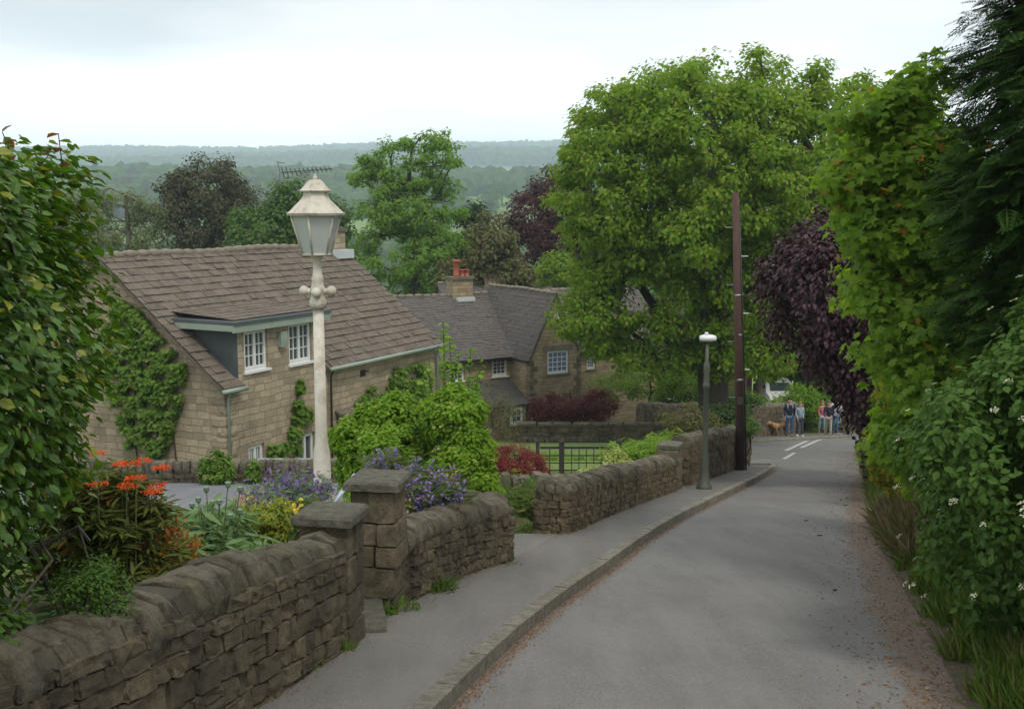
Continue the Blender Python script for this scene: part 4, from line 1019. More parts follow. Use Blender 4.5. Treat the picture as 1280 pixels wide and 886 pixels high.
# ---- simple houses further off ------------------------------------------
def house(label, O, e, L, W, ze, zr, zb, wallm, roofm, wins=(), chs=(), name='house', rows=20, hole_kw={}):
    fr = frame_of(O, e); root = empty(name, fr(0, 0, zb), label, 'house'); ev = fr(1, 0, 0)-fr(0, 0, 0); h = W/2
    mb = MB(); wall_quads(mb, fr, 0, L, 0, zb, {'k': [0, L], 'z': [ze, ze]}, [w[:4] for w in wins]); wall_quads(mb, fr, 0, L, W, zb, {'k': [0, L], 'z': [ze, ze]}, [])
    for t in (0, L): wall_quads(mb, fr, 0, W, t, zb, {'k': [0, h, W], 'z': [ze, zr-.05, ze]}, [], along='w')
    mb.build('walls', wallm, root)
    for w in wins: window(root, fr, *w[:4], **hole_kw)
    m = MB(); a = (fr(0, h, zr)-fr(0, 0, ze)); b = (fr(0, h, zr)-fr(0, W, ze)); l = a.length
    slab(m, fr(-.2, 0, ze)-a.normalized()*.3, ev, a.normalized(), L+.4, l+.28, .08); slab(m, fr(-.2, W, ze)-b.normalized()*.3, ev, b.normalized(), L+.4, l+.28, .08)
    rf = m.build('roof', roofm, root); roof_tiles('tiles', rf, fr(-.2, 0, ze)-a.normalized()*.3, ev, a, L+.4, l+.3, rows, .3, roofm, thick=.016)
    roof_tiles('tiles', rf, fr(-.2, W, ze)-b.normalized()*.3, ev, b, L+.4, l+.3, rows, .5, roofm, thick=.016)
    ridge_row(rf, fr, -.2, L+.2, h, zr+.03, .12)
    gutter(root, [fr(-.2, -.3, ze-.15), fr(L+.2, -.3, ze-.15)], .05, M_BLACK)
    for c in chs: chimney(root, fr, c[0], h, c[1], .34, zr-.6, zr+c[2], wallm, pots=c[3])
    return root
house('grey roofed house with two small chimneys just showing over the farmhouse ridge', (-3.0, 61), (.93, .36, 0), 13, 7, -7.6, -4.45, -14.5, M_HOUSEB, M_TILE, [(2, 3, -9.5, -8.3)], [(3.2, .5, .35, ((-.25, .15, .28, M_TERRAL), (.2, .15, .28, M_TERRAL))), (6.9, .4, .45, ((.1, .13, .5, M_TERRAL),))])
house('red brick house with white windows half hidden by the great sycamore', (7.6, 60), (.96, -.28, 0), 5.4, 6, -8.6, -5.9, -15, M_BRICK, M_TILE, [(.5, 1.7, -10.6, -8.9), (2.8, 4.4, -10.6, -8.9)], [(4.2, .5, .8, ((-.2, .14, .4, M_TERRA), (.2, .14, .4, M_TERRA)))], hole_kw=dict(cols=2, rows=2, fw=.09))
# ================================================================== TREES
def E(px, py, Y, rpx, rpy, ry=None):
    c = at(px, py, Y); rx = rpx*Y/F; return (c.x, c.y, c.z, rx, ry or rx, rpy*Y/F)
# the great sycamore
YT = 39.0
tb = at(893, 540, YT)
tree('sycamore_tree', 'great round-headed sycamore filling the sky above the junction', 'tree', (tb.x, YT), [
    E(880, 212, YT, 165, 142, 5.4), E(970, 240, YT, 135, 152, 4.6), E(790, 232, YT, 104, 125, 3.8), E(860, 165, YT-.8, 95, 80, 4.2), E(880, 290, YT-1.5, 110, 90, 3.6), E(820, 380, YT, 118, 88, 3.8), E(930, 400, YT, 120, 75, 3.6), E(1048, 190, YT+1, 84, 100, 3.4), E(745, 395, YT-.5, 48, 45, 2.0)],
    1450, 100, .155, L_SYC, .56, .55, 'oval', shell=.55, flat=.6, warp=.05, top=(at(890, 335, YT).x, YT, at(890, 335, YT).z))
tree('sycamore_tree', 'second darker sycamore standing close behind the great one, to its right', 'tree', (at(1010, 500, 60).x, 60), [E(1020, 290, 60, 85, 110, 5), E(1060, 400, 60, 90, 80, 5), E(985, 395, 60, 70, 50, 4)], 300, 85, .28, L_SYC, .4, .8)
# background trees beyond the roofs
G = 'trees beyond the cottages'
tree('pine_tree', 'dark rounded pine on the skyline above the cottage roof', 'tree', (at(262, 300, 80).x, 80), [E(258, 235, 80, 48, 38), E(222, 245, 80, 24, 28), E(295, 262, 80, 30, 32), E(255, 285, 80, 52, 40)], 210, 110, .22, L_PINE, .4, .75, 'rhomb', G, flat=.75, shell=.55)
tree('birch_tree', 'thin pale weeping birch left of the dark pine', 'tree', (at(165, 300, 78).x, 78), [E(150, 245, 78, 20, 20), E(185, 262, 78, 26, 22), E(160, 295, 78, 42, 30), E(120, 265, 78, 20, 35)], 120, 90, .17, L_BIRCH, .22, .6, 'rhomb', G, flat=.9, droop=1.4, shell=.3, barkm=M_BARKL)
tree('broadleaf_tree', 'low mid-green tree between the dark pine and the white lantern', 'tree', (at(345, 320, 72).x, 72), [E(335, 290, 72, 48, 36), E(368, 262, 72, 42, 30), E(405, 285, 72, 45, 40)], 150, 90, .27, L_MID, .3, .8, 'rhomb', G)
tree('oak_tree', 'tall open-topped yellow-green oak right of the white lantern', 'tree', (at(522, 330, 70).x, 70), [E(545, 200, 70, 33, 44, 2.2), E(495, 205, 70, 42, 38, 2.2), E(455, 215, 70, 26, 18, 1.2), E(520, 255, 70, 62, 44, 2.8), E(500, 262, 69.5, 55, 34, 2.4), E(500, 315, 70, 78, 58, 3.6), E(545, 330, 69, 52, 50)], 460, 62, .22, L_OAK, .42, .52, 'rhomb', G, shell=.45, top=tuple(at(520, 235, 70)))
tree('spruce_tree', 'narrow dark spruce in the gap right of the tall oak', 'tree', (at(590, 340, 73).x, 73), [E(588, 300, 73, 24, 42), E(592, 270, 73, 12, 22), E(585, 340, 73, 34, 36)], 110, 80, .22, L_DARK, .3, .6, 'rhomb', G)
tree('broadleaf_tree', 'bronze-green tree between the tall oak and the far copper beech', 'tree', (at(615, 350, 66).x, 66), [E(612, 312, 66, 34, 46), E(635, 345, 66, 30, 24), E(580, 345, 66, 34, 26)], 140, 80, .24, L_DUSK, .25, .65, 'rhomb', G)
tree('copper_beech_tree', 'distant copper beech with a ragged crown left of the great sycamore', 'tree', (at(678, 350, 82).x, 82), [E(690, 255, 82, 28, 40), E(665, 275, 82, 34, 36), E(672, 325, 82, 58, 46), E(715, 300, 82, 50, 60)], 280, 80, .26, L_COPPERF, .4, .7, 'rhomb', G)
tree('broadleaf_tree', 'small bright green tree in front of the far copper beech', 'tree', (at(706, 350, 63).x, 63), [E(706, 338, 63, 32, 22)], 60, 80, .2, L_SYC, .14, .5, 'rhomb', G)
tree('broadleaf_tree', 'pale green tree peeping between hedge and birch at far left', 'tree', (at(100, 320, 74).x, 74), [E(92, 280, 74, 30, 50), E(60, 290, 74, 40, 60)], 90, 70, .28, L_BIRCH, .25, .8, 'rhomb', G)
tree('broadleaf_tree', 'shaded green tree behind the brick house under the sycamore boughs', 'tree', (at(800, 420, 76).x, 76), [E(800, 370, 76, 90, 55, 5), E(900, 380, 76, 80, 50, 5)], 200, 80, .34, L_MID, .35, 1.0, 'rhomb', G)
tree('broadleaf_tree', 'deep green tree closing the view behind the walkers', 'tree', (at(1010, 470, 72).x, 72), [E(985, 430, 72, 75, 62, 4), E(1070, 440, 70, 80, 70, 4), E(1130, 430, 66, 80, 90, 4)], 320, 85, .34, L_MID, .4, .95, 'rhomb', G, shell=.6)
# hedges and shrubs in the middle distance
shrub('hedge', 'clipped yellow-topped green hedge behind the retaining wall', 'hedge', (at(820, 500, 47).x, 47), [E(805, 480, 47, 60, 24, 1.2), E(860, 486, 47, 42, 26, 1.2)], 170, 60, .11, L_LIME, .06, .36, 'rhomb', shell=.5)
shrub('hedge', 'leafy hedge over the grey wall behind the couple and their dog', 'hedge', (at(985, 505, 56).x, 56), [E(955, 506, 56, 40, 13, 1.4), E(1004, 498, 56, 26, 19, 1.4), E(1020, 510, 57.5, 24, 25, 1.2)], 190, 60, .13, L_LIME, .06, .36, 'rhomb', shell=.5)
shrub('hedge', 'dark hedge behind the sycamore trunk', 'hedge', (at(905, 500, 46).x, 46), [E(900, 505, 46, 52, 26, 1.2)], 110, 70, .12, L_MID, .06, .36, 'rhomb')
shrub('barberry_shrub', 'broad dark purple barberry above the retaining wall', 'shrub', (at(718, 520, 43.2).x, 43.2), [E(705, 507, 43.2, 38, 20, 1.0), E(745, 508, 43.2, 30, 20, 1.0), E(678, 513, 43, 18, 17, .8)], 190, 60, .085, L_BERB, .05, .26, 'rhomb')
shrub('bare_shrub', 'twiggy brown-green shrub in front of the farmhouse extension', 'shrub', (at(620, 540, 36).x, 36), [E(605, 500, 36, 30, 36, .9), E(632, 520, 36, 26, 28, .8), E(590, 525, 35, 25, 30, .8)], 150, 26, .07, L_DUSK, .06, .26, 'rhomb', shell=.3, stemm=M_BARKL)
shrub('rose_shrub', 'bronze and yellow rose bush behind the stub pillar', 'shrub', (at(865, 560, 30).x, 30), [E(860, 525, 30, 30, 20, .7), E(885, 535, 30, 20, 20, .6)], 90, 45, .07, L_DUSK, .03, .2, 'rhomb')
shrub('conifer_shrub', 'low dark green shrub beside the brown pole', 'shrub', (at(905, 530, 32).x, 32), [E(905, 522, 32, 28, 17, .8)], 70, 60, .09, L_DARK, .03, .22, 'rhomb')
shrub('ivy_bush', 'dark mound of ivy on the end of the high junction wall', 'ivy', (at(940, 530, 27).x, 27), [E(934, 532, 27, 16, 10, .35)], 40, 50, .06, L_MID, .02, .12)
# feathery bright green perennials
def stalks(name, label, cat, cx, cy, rx, ry, n, hgt, ls, mat, lean=.25, tmpl='lance', per=26, stemr=.004, group=None, zoff=0, flowers=None, top_bias=0, narrow=1.0, parts=('foliage', 'stem')):
    """clump of upright leafy stems, flowers=(material, size, template, per stem, spread, where 0..1)"""
    root = empty(name, (cx, cy, GZ(cx, cy)+zoff), label, cat, group)
    a = rng.uniform(0, 2*np.pi, n); r = rng.random(n)**.5
    bx, by = cx+rx*r*np.cos(a)*.7, cy+ry*r*np.sin(a)*.7; bz = H(bx, by)+zoff
    hh = hgt*rng.uniform(.7, 1.08, n)*(1-.25*r)
    tip = np.stack([bx+rx*r*np.cos(a)*.5+rng.normal(0, lean*.3, n)*hh, by+ry*r*np.sin(a)*.5+rng.normal(0, lean*.3, n)*hh, bz+hh], 1); b0 = np.stack([bx, by, bz-.02], 1)
    tubes(parts[1], b0, tip, np.full(n, stemr), np.full(n, stemr*.7), L_STEM, root, 4)
    t = rng.random((n, per))**(.8 if not top_bias else 1/top_bias); C = (b0[:, None]+(tip-b0)[:, None]*t[..., None]).reshape(-1, 3)
    m = len(C); d = rng.normal(0, 1, (m, 3)); d[:, 2] = np.abs(d[:, 2])*.7+.25; d = nrm(d)
    leaves(parts[0], C, np.array([0, 0, 1.])+d*.4, ls*rng.uniform(.6, 1.2, m)*narrow, tmpl, mat, root, d, .35)
    if flowers:
        fm, fs, ft, fp, sp, wh = flowers; k = rng.random((n, fp))*(1-wh)+wh
        C = (b0[:, None]+(tip-b0)[:, None]*k[..., None]).reshape(-1, 3); C = C+rng.normal(0, sp, C.shape); m = len(C)
        leaves('blossom', C, rng.normal(0, 1, (m, 3))+[0, 0, .5], fs*rng.uniform(.7, 1.2, m), ft, fm, root, rng.normal(0, 1, (m, 3)), .5)
    return root
p = at(810, 580, 22.5); stalks('fern_clump', 'feathery bright yellow-green plants spilling behind the mossy wall', 'plant', p.x, 22.5, .85, .9, 150, .95, .24, L_FERN, per=30)
p = at(850, 580, 24.5); stalks('fern_clump', 'taller feathery green plants behind the stub pillar', 'plant', p.x, 24.3, .7, .8, 110, 1.15, .22, L_FERN, per=30)
p = at(762, 592, 20.5); shrub('variegated_shrub', 'cream and yellow variegated bush at the end of the trellis', 'shrub', (p.x, 20.5), [E(768, 580, 20.5, 22, 18, .4), E(745, 594, 20.3, 18, 9, .3), E(788, 590, 20.3, 16, 14, .3)], 60, 45, .07, L_VAR, .02, .13)
p = at(645, 585, 19.6); shrub('red_maple_shrub', 'spreading crimson cut-leaf maple behind the short block wall', 'shrub', (p.x, 19.6), [E(640, 570, 19.6, 38, 17, .6), E(664, 578, 19.6, 26, 15, .5), E(618, 576, 19.6, 18, 17, .4)], 160, 75, .055, L_ACER, .03, .13, 'lance', droop=.8)
p = at(638, 596, 19.1); stalks('young_shrub', 'small upright yellow-green plant in front of the red maple', 'plant', p.x, 19.05, .25, .2, 26, .55, .09, L_YG, per=20)
p = at(660, 625, 15.8); stalks('grass_clump', 'long green iris leaves in the drive opening', 'plant', p.x+.1, 16.0, .45, .8, 200, .42, .36, L_GRASS, tmpl='blade', per=4)
p = at(668, 655, 13.7); stalks('weed_clump', 'leafy weeds at the foot of the squared wall end', 'plant', p.x, 14.0, .28, .5, 120, .26, .12, L_GRASS, tmpl='lance', per=9)
p = at(700, 562, 30); stalks('border_plants', 'low mixed border along the front of the lawn', 'plant', p.x, 29.5, 2.2, .5, 160, .45, .16, L_LIME, per=16)
p = at(585, 612, 14.5); 
# big rounded shrubs behind the second wall
p = at(500, 620, 14.2); shrub('mock_orange_shrub', 'compact glossy light green dome behind the gate pillars', 'shrub', (p.x, 14.4), [E(486, 556, 14.4, 58, 55, .75), E(505, 590, 14.2, 58, 34, .7), E(458, 590, 14.4, 30, 32, .5)], 620, 100, .062, L_LIME, .05, .11, 'oval', shell=.82, jit=.45, axz=.1)
p = at(575, 620, 13.4); shrub('honeysuckle_shrub', 'taller leafy shrub with cream blossom beside the glossy dome', 'shrub', (p.x, 13.6), [E(572, 518, 13.8, 34, 34, .42), E(585, 568, 13.6, 28, 46, .42), E(566, 605, 13.4, 36, 32, .4), E(598, 610, 13.3, 22, 22, .3)], 420, 70, .065, L_LIME, .05, .11, 'oval', shell=.75, axz=0)
hs = [o for o in COL.objects if o.name.startswith('honeysuckle_shrub')][0]
C = np.array([tuple(at(random.gauss(572, 18), random.gauss(575, 32), 13.25+random.random()*.25)) for _ in range(60)])
C = np.repeat(C, 4, 0)+rng.normal(0, .02, (240, 3)); leaves('blossom', C, rng.normal(0, 1, (240, 3)), .06, 'rhomb', L_VAR, hs)
# creepers on the cottage
def on_plane(px, py, O, n):
    r = Vector(ray(px, py)); n = Vector(n); return r*(Vector(O).dot(n)/r.dot(n))
def creeper(label, poly, O, n, cnt, ls, offs=(.03, .28), stems=()):
    n = Vector(n).normalized()
    if n.y > 0: n = -n
    xs_, ys_ = [p[0] for p in poly], [p[1] for p in poly]; pts = []
    def inside(x, y):
        c = False; j = len(poly)-1
        for i in range(len(poly)):
            if (poly[i][1] > y) != (poly[j][1] > y) and x < (poly[j][0]-poly[i][0])*(y-poly[i][1])/(poly[j][1]-poly[i][1])+poly[i][0]: c = not c
            j = i
        return c
    while len(pts) < cnt:
        x, y = random.uniform(min(xs_), max(xs_)), random.uniform(min(ys_), max(ys_))
        if inside(x, y) and math.sin(x*.21+y*.13)+math.sin(x*.1-y*.17+1)+math.sin(y*.35+x*.02) > -1.0+random.random()*.6: pts.append(tuple(on_plane(x, y, O, n)+n*(offs[0]+(offs[1]-offs[0])*random.random()**1.5)))
    pts = np.array(pts); base = Vector(pts[pts[:, 2].argmin()]); root = empty('wall_creeper', base, label, 'creeper')
    nn = np.tile(np.array(n), (len(pts), 1))*.7+[0, 0, .6]
    leaves('foliage', pts, nn, ls*rng.uniform(.6, 1.25, len(pts)), 'maple', L_VINE, root, np.tile([0, 0, -1.], (len(pts), 1))+np.array(n)*.3, .4)
    A, B = [], []
    for s in stems:
        q = [on_plane(x, y, O, n)+n*.03 for x, y in s]
        for a, b in zip(q[:-1], q[1:]): A.append(a); B.append(b)
    tubes('stem', A, B, np.full(len(A), .025), np.full(len(A), .018), M_BARK, root)
    return root
nf = Vector((ee.y, -ee.x, 0)); O0 = HA(0, 0, -5); O1 = HA(0, 0, -5)
creeper('broad green creeper spread over the cottage gable', [(152, 372), (175, 385), (200, 415), (235, 455), (232, 500), (222, 520), (214, 560), (196, 572), (175, 545), (168, 560), (152, 520), (140, 480), (134, 420)], HA(0, 0, -5), ee, 9500, .125, stems=[[(200, 590), (197, 540), (190, 480), (180, 420)], [(175, 590), (168, 540), (170, 470)], [(222, 590), (218, 540), (205, 500)]])
creeper('thin young creeper climbing between the two dormer windows and the ground floor', [(371, 470), (376, 478), (375, 505), (388, 510), (384, 530), (372, 540), (371, 572), (334, 572), (332, 552), (350, 548), (358, 555), (362, 520), (366, 500)], O1, nf, 900, .15, (.02, .16), [[(372, 580), (370, 530), (372, 475)], [(350, 580), (352, 555)]])
creeper('sparse creeper at the right end of the cottage front, by the thick downpipe', [(478, 492), (492, 455), (500, 462), (520, 450), (532, 462), (533, 495), (515, 500), (500, 480), (485, 500), (465, 490), (440, 520), (440, 505), (462, 480)], O1, nf, 1100, .15, (.02, .2), [[(520, 540), (515, 500), (522, 460)], [(490, 520), (498, 470)]])
p = at(585, 460, 30); stalks('young_tree_shoots', 'thin young leafy shoots standing above the light green shrubs', 'plant', at(563, 500, 26).x, 26, .8, .5, 16, 3.6, .17, L_LIME, tmpl='oval', per=60, stemr=.015)
# ================================================================== NEAR FOLIAGE
# copper beech weeping over the road
YC = 21.5
tree('copper_beech_tree', 'dark purple weeping beech hanging over the right side of the road', 'tree', (9.6, 22.2), [
    E(1060, 330, YC, 72, 75, 2.0), E(1016, 352, YC, 66, 66, 1.9), E(1072, 420, YC, 48, 74, 1.8), E(1095, 300, YC, 60, 70, 2), E(1106, 498, YC+.3, 28, 58, 1.4), E(1130, 420, YC+1, 60, 120, 2)],
    520, 120, .105, L_COPPER, .22, .34, 'oval', shell=.55, flat=1.1, droop=1.2, top=(9.2, 22.2, -1.5), step=.5)
hang = [o for o in COL.objects if o.name.startswith('copper_beech_tree')][-1]
A, B, Cc = [], [], []
for i in range(26):
    x, y0 = random.choice([(1086, 548), (1080, 540), (1090, 560), (1078, 515), (1064, 490), (1045, 460), (1010, 425), (1000, 430)]); x += random.gauss(0, 7); q = at(x, y0, YC+random.uniform(-.6, .3)); L_ = random.uniform(.3, .85)
    A.append(q+Vector((0, 0, .4))); B.append(q-Vector((0, 0, L_*.7)))
    for k in range(int(L_*30)): Cc.append(A[-1].lerp(B[-1], random.random())+Vector((random.gauss(0, .025), random.gauss(0, .025), 0)))
tubes('twigs', A, B, np.full(len(A), .006), np.full(len(A), .004), M_BARK, hang, 4)
leaves('hanging_leaves', np.array(Cc), rng.normal(0, 1, (len(Cc), 3)), .085, 'oval', L_COPPER, hang, np.tile([0, 0, -1.], (len(Cc), 1)), .4)
# big-leaved maple
YM = 12.2
tree('maple_tree', 'fresh green maple with a few orange leaves, leaning out beside the conifer', 'tree', (5.7, 12.8), [
    E(1128, 195, YM, 40, 72, .7), E(1122, 290, YM, 58, 55, .8), E(1142, 370, YM, 76, 75, .9), E(1175, 450, YM-.2, 62, 70, .9), E(1166, 540, YM-.8, 44, 72, .7), E(1165, 250, YM+.3, 60, 110, 1.0), E(1130, 130, YM, 25, 30, .3), E(1092, 150, YM, 26, 28, .3), E(1085, 225, YM, 36, 34, .4), E(1150, 105, YM, 22, 22, .3)],
    430, 60, .115, L_MAPLE, .09, .34, 'maple', shell=.35, flat=.55, top=(5.3, 12.5, 0), jit=.75, step=.4, warp=.3, upw=1.1)
shrub('golden_shrub', 'yellow-green shrub glowing at the road edge under the maple', 'shrub', (at(1110, 590, 14.5).x+.25, 14.6), [E(1110, 560, 14.5, 24, 55, .4), E(1120, 500, 14.4, 24, 30, .4)], 130, 45, .06, L_GOLD, .02, .1, 'rhomb')
shrub('undergrowth', 'dark green hedge bottom behind the golden shrub', 'hedge', (6.6, 16.5), [(7.0, 16.8, -3.6, 1.2, 2.2, 1.5), (8.0, 19.8, -4.2, 1.2, 2.2, 1.6), (10.4, 25, -5.0, 1.3, 3.3, 1.7), (13.0, 31, -6.0, 1.3, 3.5, 1.9), (16.8, 39, -7.6, 1.4, 4.5, 2.0), (21.2, 46.5, -8.6, 1.4, 4, 2.2)], 420, 60, .12, L_MID, .05, .36, 'rhomb', shell=.6)
# white-flowered dogwood hedge
def dogwood(label, base, ells, ncl, nfl):
    r_ = shrub('dogwood_hedge', label, 'hedge', base, ells, ncl, 84, .060, L_DOG, .03, .15, 'oval', shell=.62, jit=.45)
    pts, od = sample_ells(ells, nfl*3, .99); k = (od[:, 0] < .5) & (od[:, 1] < .6); pts = pts[k][:nfl]+od[k][:nfl]*.15
    n = len(pts); m = 24; a = rng.random((n, m))*2*np.pi; r = rng.random((n, m))**.5*.026
    nn = nrm(od[k][:nfl]*.6+[0, 0, .8]); t1 = nrm(np.cross(nn, [0, 1, .1])); t2 = np.cross(nn, t1)
    C = pts[:, None]+t1[:, None]*(r*np.cos(a))[..., None]+t2[:, None]*(r*np.sin(a))[..., None]
    leaves('blossom', C.reshape(-1, 3), np.repeat(nn, m, 0), .013, 'rhomb', F_WHITE, r_)
    return r_
dogwood('flowering dogwood with cream flower heads, filling the right edge nearest the camera', (4.3, 6.7), [(4.0, 6.85, -1.75, 1.18, 1.2, 1.1), (4.1, 5.5, -1.75, 1.15, 1.2, 1.1), (4.5, 6.9, -.95, 1.2, 1.3, .85)], 1200, 120)
dogwood('second dogwood with cream flower heads, just beyond the first along the verge', (5.2, 9.2), [(4.72, 9.1, -2.35, 1.15, 1.3, 1.2), (5.6, 11.0, -2.6, 1.1, 1.1, 1.0), (5.1, 8.9, -1.2, 1.1, 1.2, .8)], 850, 90)
# leyland cypress
def cypress():
    bx, by = 6.1, 9.3; z0 = GZ(bx, by)-.1; root = empty('cypress_tree', (bx, by, z0), 'tall dark feathery cypress filling the upper right corner', 'tree')
    tubes('trunk', [(bx, by, z0), (bx, by, 2)], [(bx, by, 2), (bx, by, 7)], [.20, .15], [.15, .03], M_BARK, root, 8)
    A, B, C, D, Nn = [], [], [], [], []
    for i in range(820):
        z = z0+1.3+7.6*random.random(); f = 1-max(0, (z-1.5))/8.5
        a = random.uniform(0, 2*math.pi); rad = (2.3*(.62+.38*f))*random.uniform(.80, 1.03)*(1.0 if z > -.9 else .8+.2*(z-z0)/2)
        d = Vector((math.cos(a), math.sin(a), 0)); p0 = Vector((bx, by, z-.2)); mid = p0+d*rad*.55+Vector((0, 0, .38)); tip = p0+d*rad+Vector((0, 0, .05))
        A += [p0, mid]; B += [mid, tip]
        for k in range(72):
            t = .3+.7*random.random()**.6; q = (p0.lerp(mid, t/.55) if t < .55 else mid.lerp(tip, (t-.55)/.45))
            s = random.gauss(0, 1); dd = (d*random.uniform(.3, 1.0)+Vector((-d.y, d.x, 0))*s*.75+Vector((0, 0, -.42-.3*random.random()))).normalized()
            C.append(q+Vector((random.gauss(0, .08), random.gauss(0, .08), random.gauss(0, .09)))); D.append(dd); Nn.append((d*.55+Vector((0, 0, 1))))
    n = len(A); tubes('limbs', A, B, np.tile([.028, .018], n//2), np.tile([.018, .006], n//2), M_BARK, root, 4)
    leaves('foliage', np.array(C), np.array(Nn), rng.uniform(.16, .33, len(C)), 'frond', L_CYP, root, np.array(D), .28)
    m = 16000; a = rng.random(m)*2*np.pi; z = z0+1.2+7.6*rng.random(m); q = 1.75*(.62+.38*(1-np.maximum(0, z-1.5)/8.5))*rng.random(m)**.5
    C = np.stack([bx+q*np.cos(a), by+q*np.sin(a), z], 1); D = np.stack([np.cos(a), np.sin(a), np.full(m, -.5)], 1); leaves('inner_foliage', C, D+[0, 0, 1.], rng.uniform(.3, .5, m), 'frond', L_CYP, root, D, .4)
    return root
cypress()
# beech hedge on the left
def superbox(c, r, n, k=4, shell=.6):
    d = rng.uniform(-1, 1, (n, 3)); d = d/((np.abs(d)**k).sum(1)**(1/k))[:, None]; rad = shell+(1-shell)*rng.random(n)**.6
    w = 1+.055*(np.sin(d[:, 1]*6+d[:, 2]*3)+np.sin(d[:, 2]*9+1+d[:, 0]*4))
    return np.array(c)+d*np.array(r)*(rad*w)[:, None], nrm(d/np.array(r)), rad
def beech():
    c, r = (-2.93, 4.08, -1.02), (1.1, .97, 1.24); z0 = GZ(-3.0, 4.6); root = empty('beech_hedge', (-3.0, 4.6, z0), 'tall glossy beech hedge filling the left edge', 'hedge')
    p, n, rad = superbox(c, r, 52000, 9, .72)
    p[:, 0] -= .42*sm((-1.12-p[:, 2])/.35)
    ext_ = (rng.random(len(p)) < .1); p[ext_] += n[ext_]*rng.uniform(.02, .14, (ext_.sum(), 1))
    keep = p[:, 2] > z0+.0
    # thinner near the ground: the hedge rises clear of its stems
    keep &= (p[:, 2] > -1.75+rng.random(len(p))*.5) | (rng.random(len(p)) < .6)
    p, n = p[keep], n[keep]
    leaves('foliage', p, n*.9+[0, 0, .7], rng.uniform(.042, .072, len(p)), 'oval', L_BEECH, root, n+[0, 0, -.15], .42)
    sp, sn, _ = superbox(c, [x*.95 for x in r], 300, 9, .9)
    A, B, ra, rb = skeleton((-3.2, 4.1, z0-.1), (-3.3, 4.1, -.3), sp, .07, step=.25, wig=.05); tubes('branches', A, B, ra, np.maximum(rb, .003), M_BARK, root)
    # top shoots with russet leaves
    C, D = [], []; sa, sb = [], []
    for i in range(22):
        x = random.uniform(-2.6, -1.95); y = random.uniform(3.8, 4.95); z = c[2]+r[2]-.08; l = random.uniform(.08, .2); q = Vector((x, y, z)); t = q+Vector((random.gauss(0, .04), random.gauss(0, .04), l)); sa.append(q); sb.append(t)
        for k in range(7): C.append(q.lerp(t, k/6)); D.append((random.gauss(0, 1), random.gauss(0, 1), .5))
    tubes('twigs', sa, sb, np.full(len(sa), .003), np.full(len(sa), .002), M_BARK, root, 4)
    leaves('young_leaves', np.array(C), np.tile([0, 0, 1.], (len(C), 1)), .06, 'oval', M_['russet'], root, np.array(D), .4)
    return root
M_ = {'russet': foliage('russet_young_leaf', (.16, .12, .025), (.20, .05, .03), (.12, .18, .03), .5, .35)}
beech()
# ivy and small climber on the front wall
p = at(22, 170*1.0, 4)
sx, sn, _ = superbox((-2.06, 3.85, -1.80), (.2, .4, .3), 1500, 2.5, .4)
root = empty('ivy_bush', (-2.0, 3.95, GZ(-2.0, 3.95)), 'broad-leaved ivy in the bottom left corner, over the wall top', 'ivy'); leaves('foliage', sx, sn+[0, 0, .6], rng.uniform(.035, .06, len(sx)), 'oval', L_DOG, root, sn+[0, 0, -.5], .4)
tubes('stem', [(-2.0, 3.95, -2.3)], [(-2.0, 3.95, -1.5)], [.015], [.01], M_BARK, root)
shrub('cotoneaster_shrub', 'small-leaved dark cotoneaster draped over the wall top', 'shrub', (-1.98, 4.6), [(-1.86, 4.55, -1.66, .12, .2, .13), (-1.77, 4.66, -1.80, .09, .14, .13)], 60, 55, .018, L_DOG, .008, .06, 'oval', stemm=M_BARK)
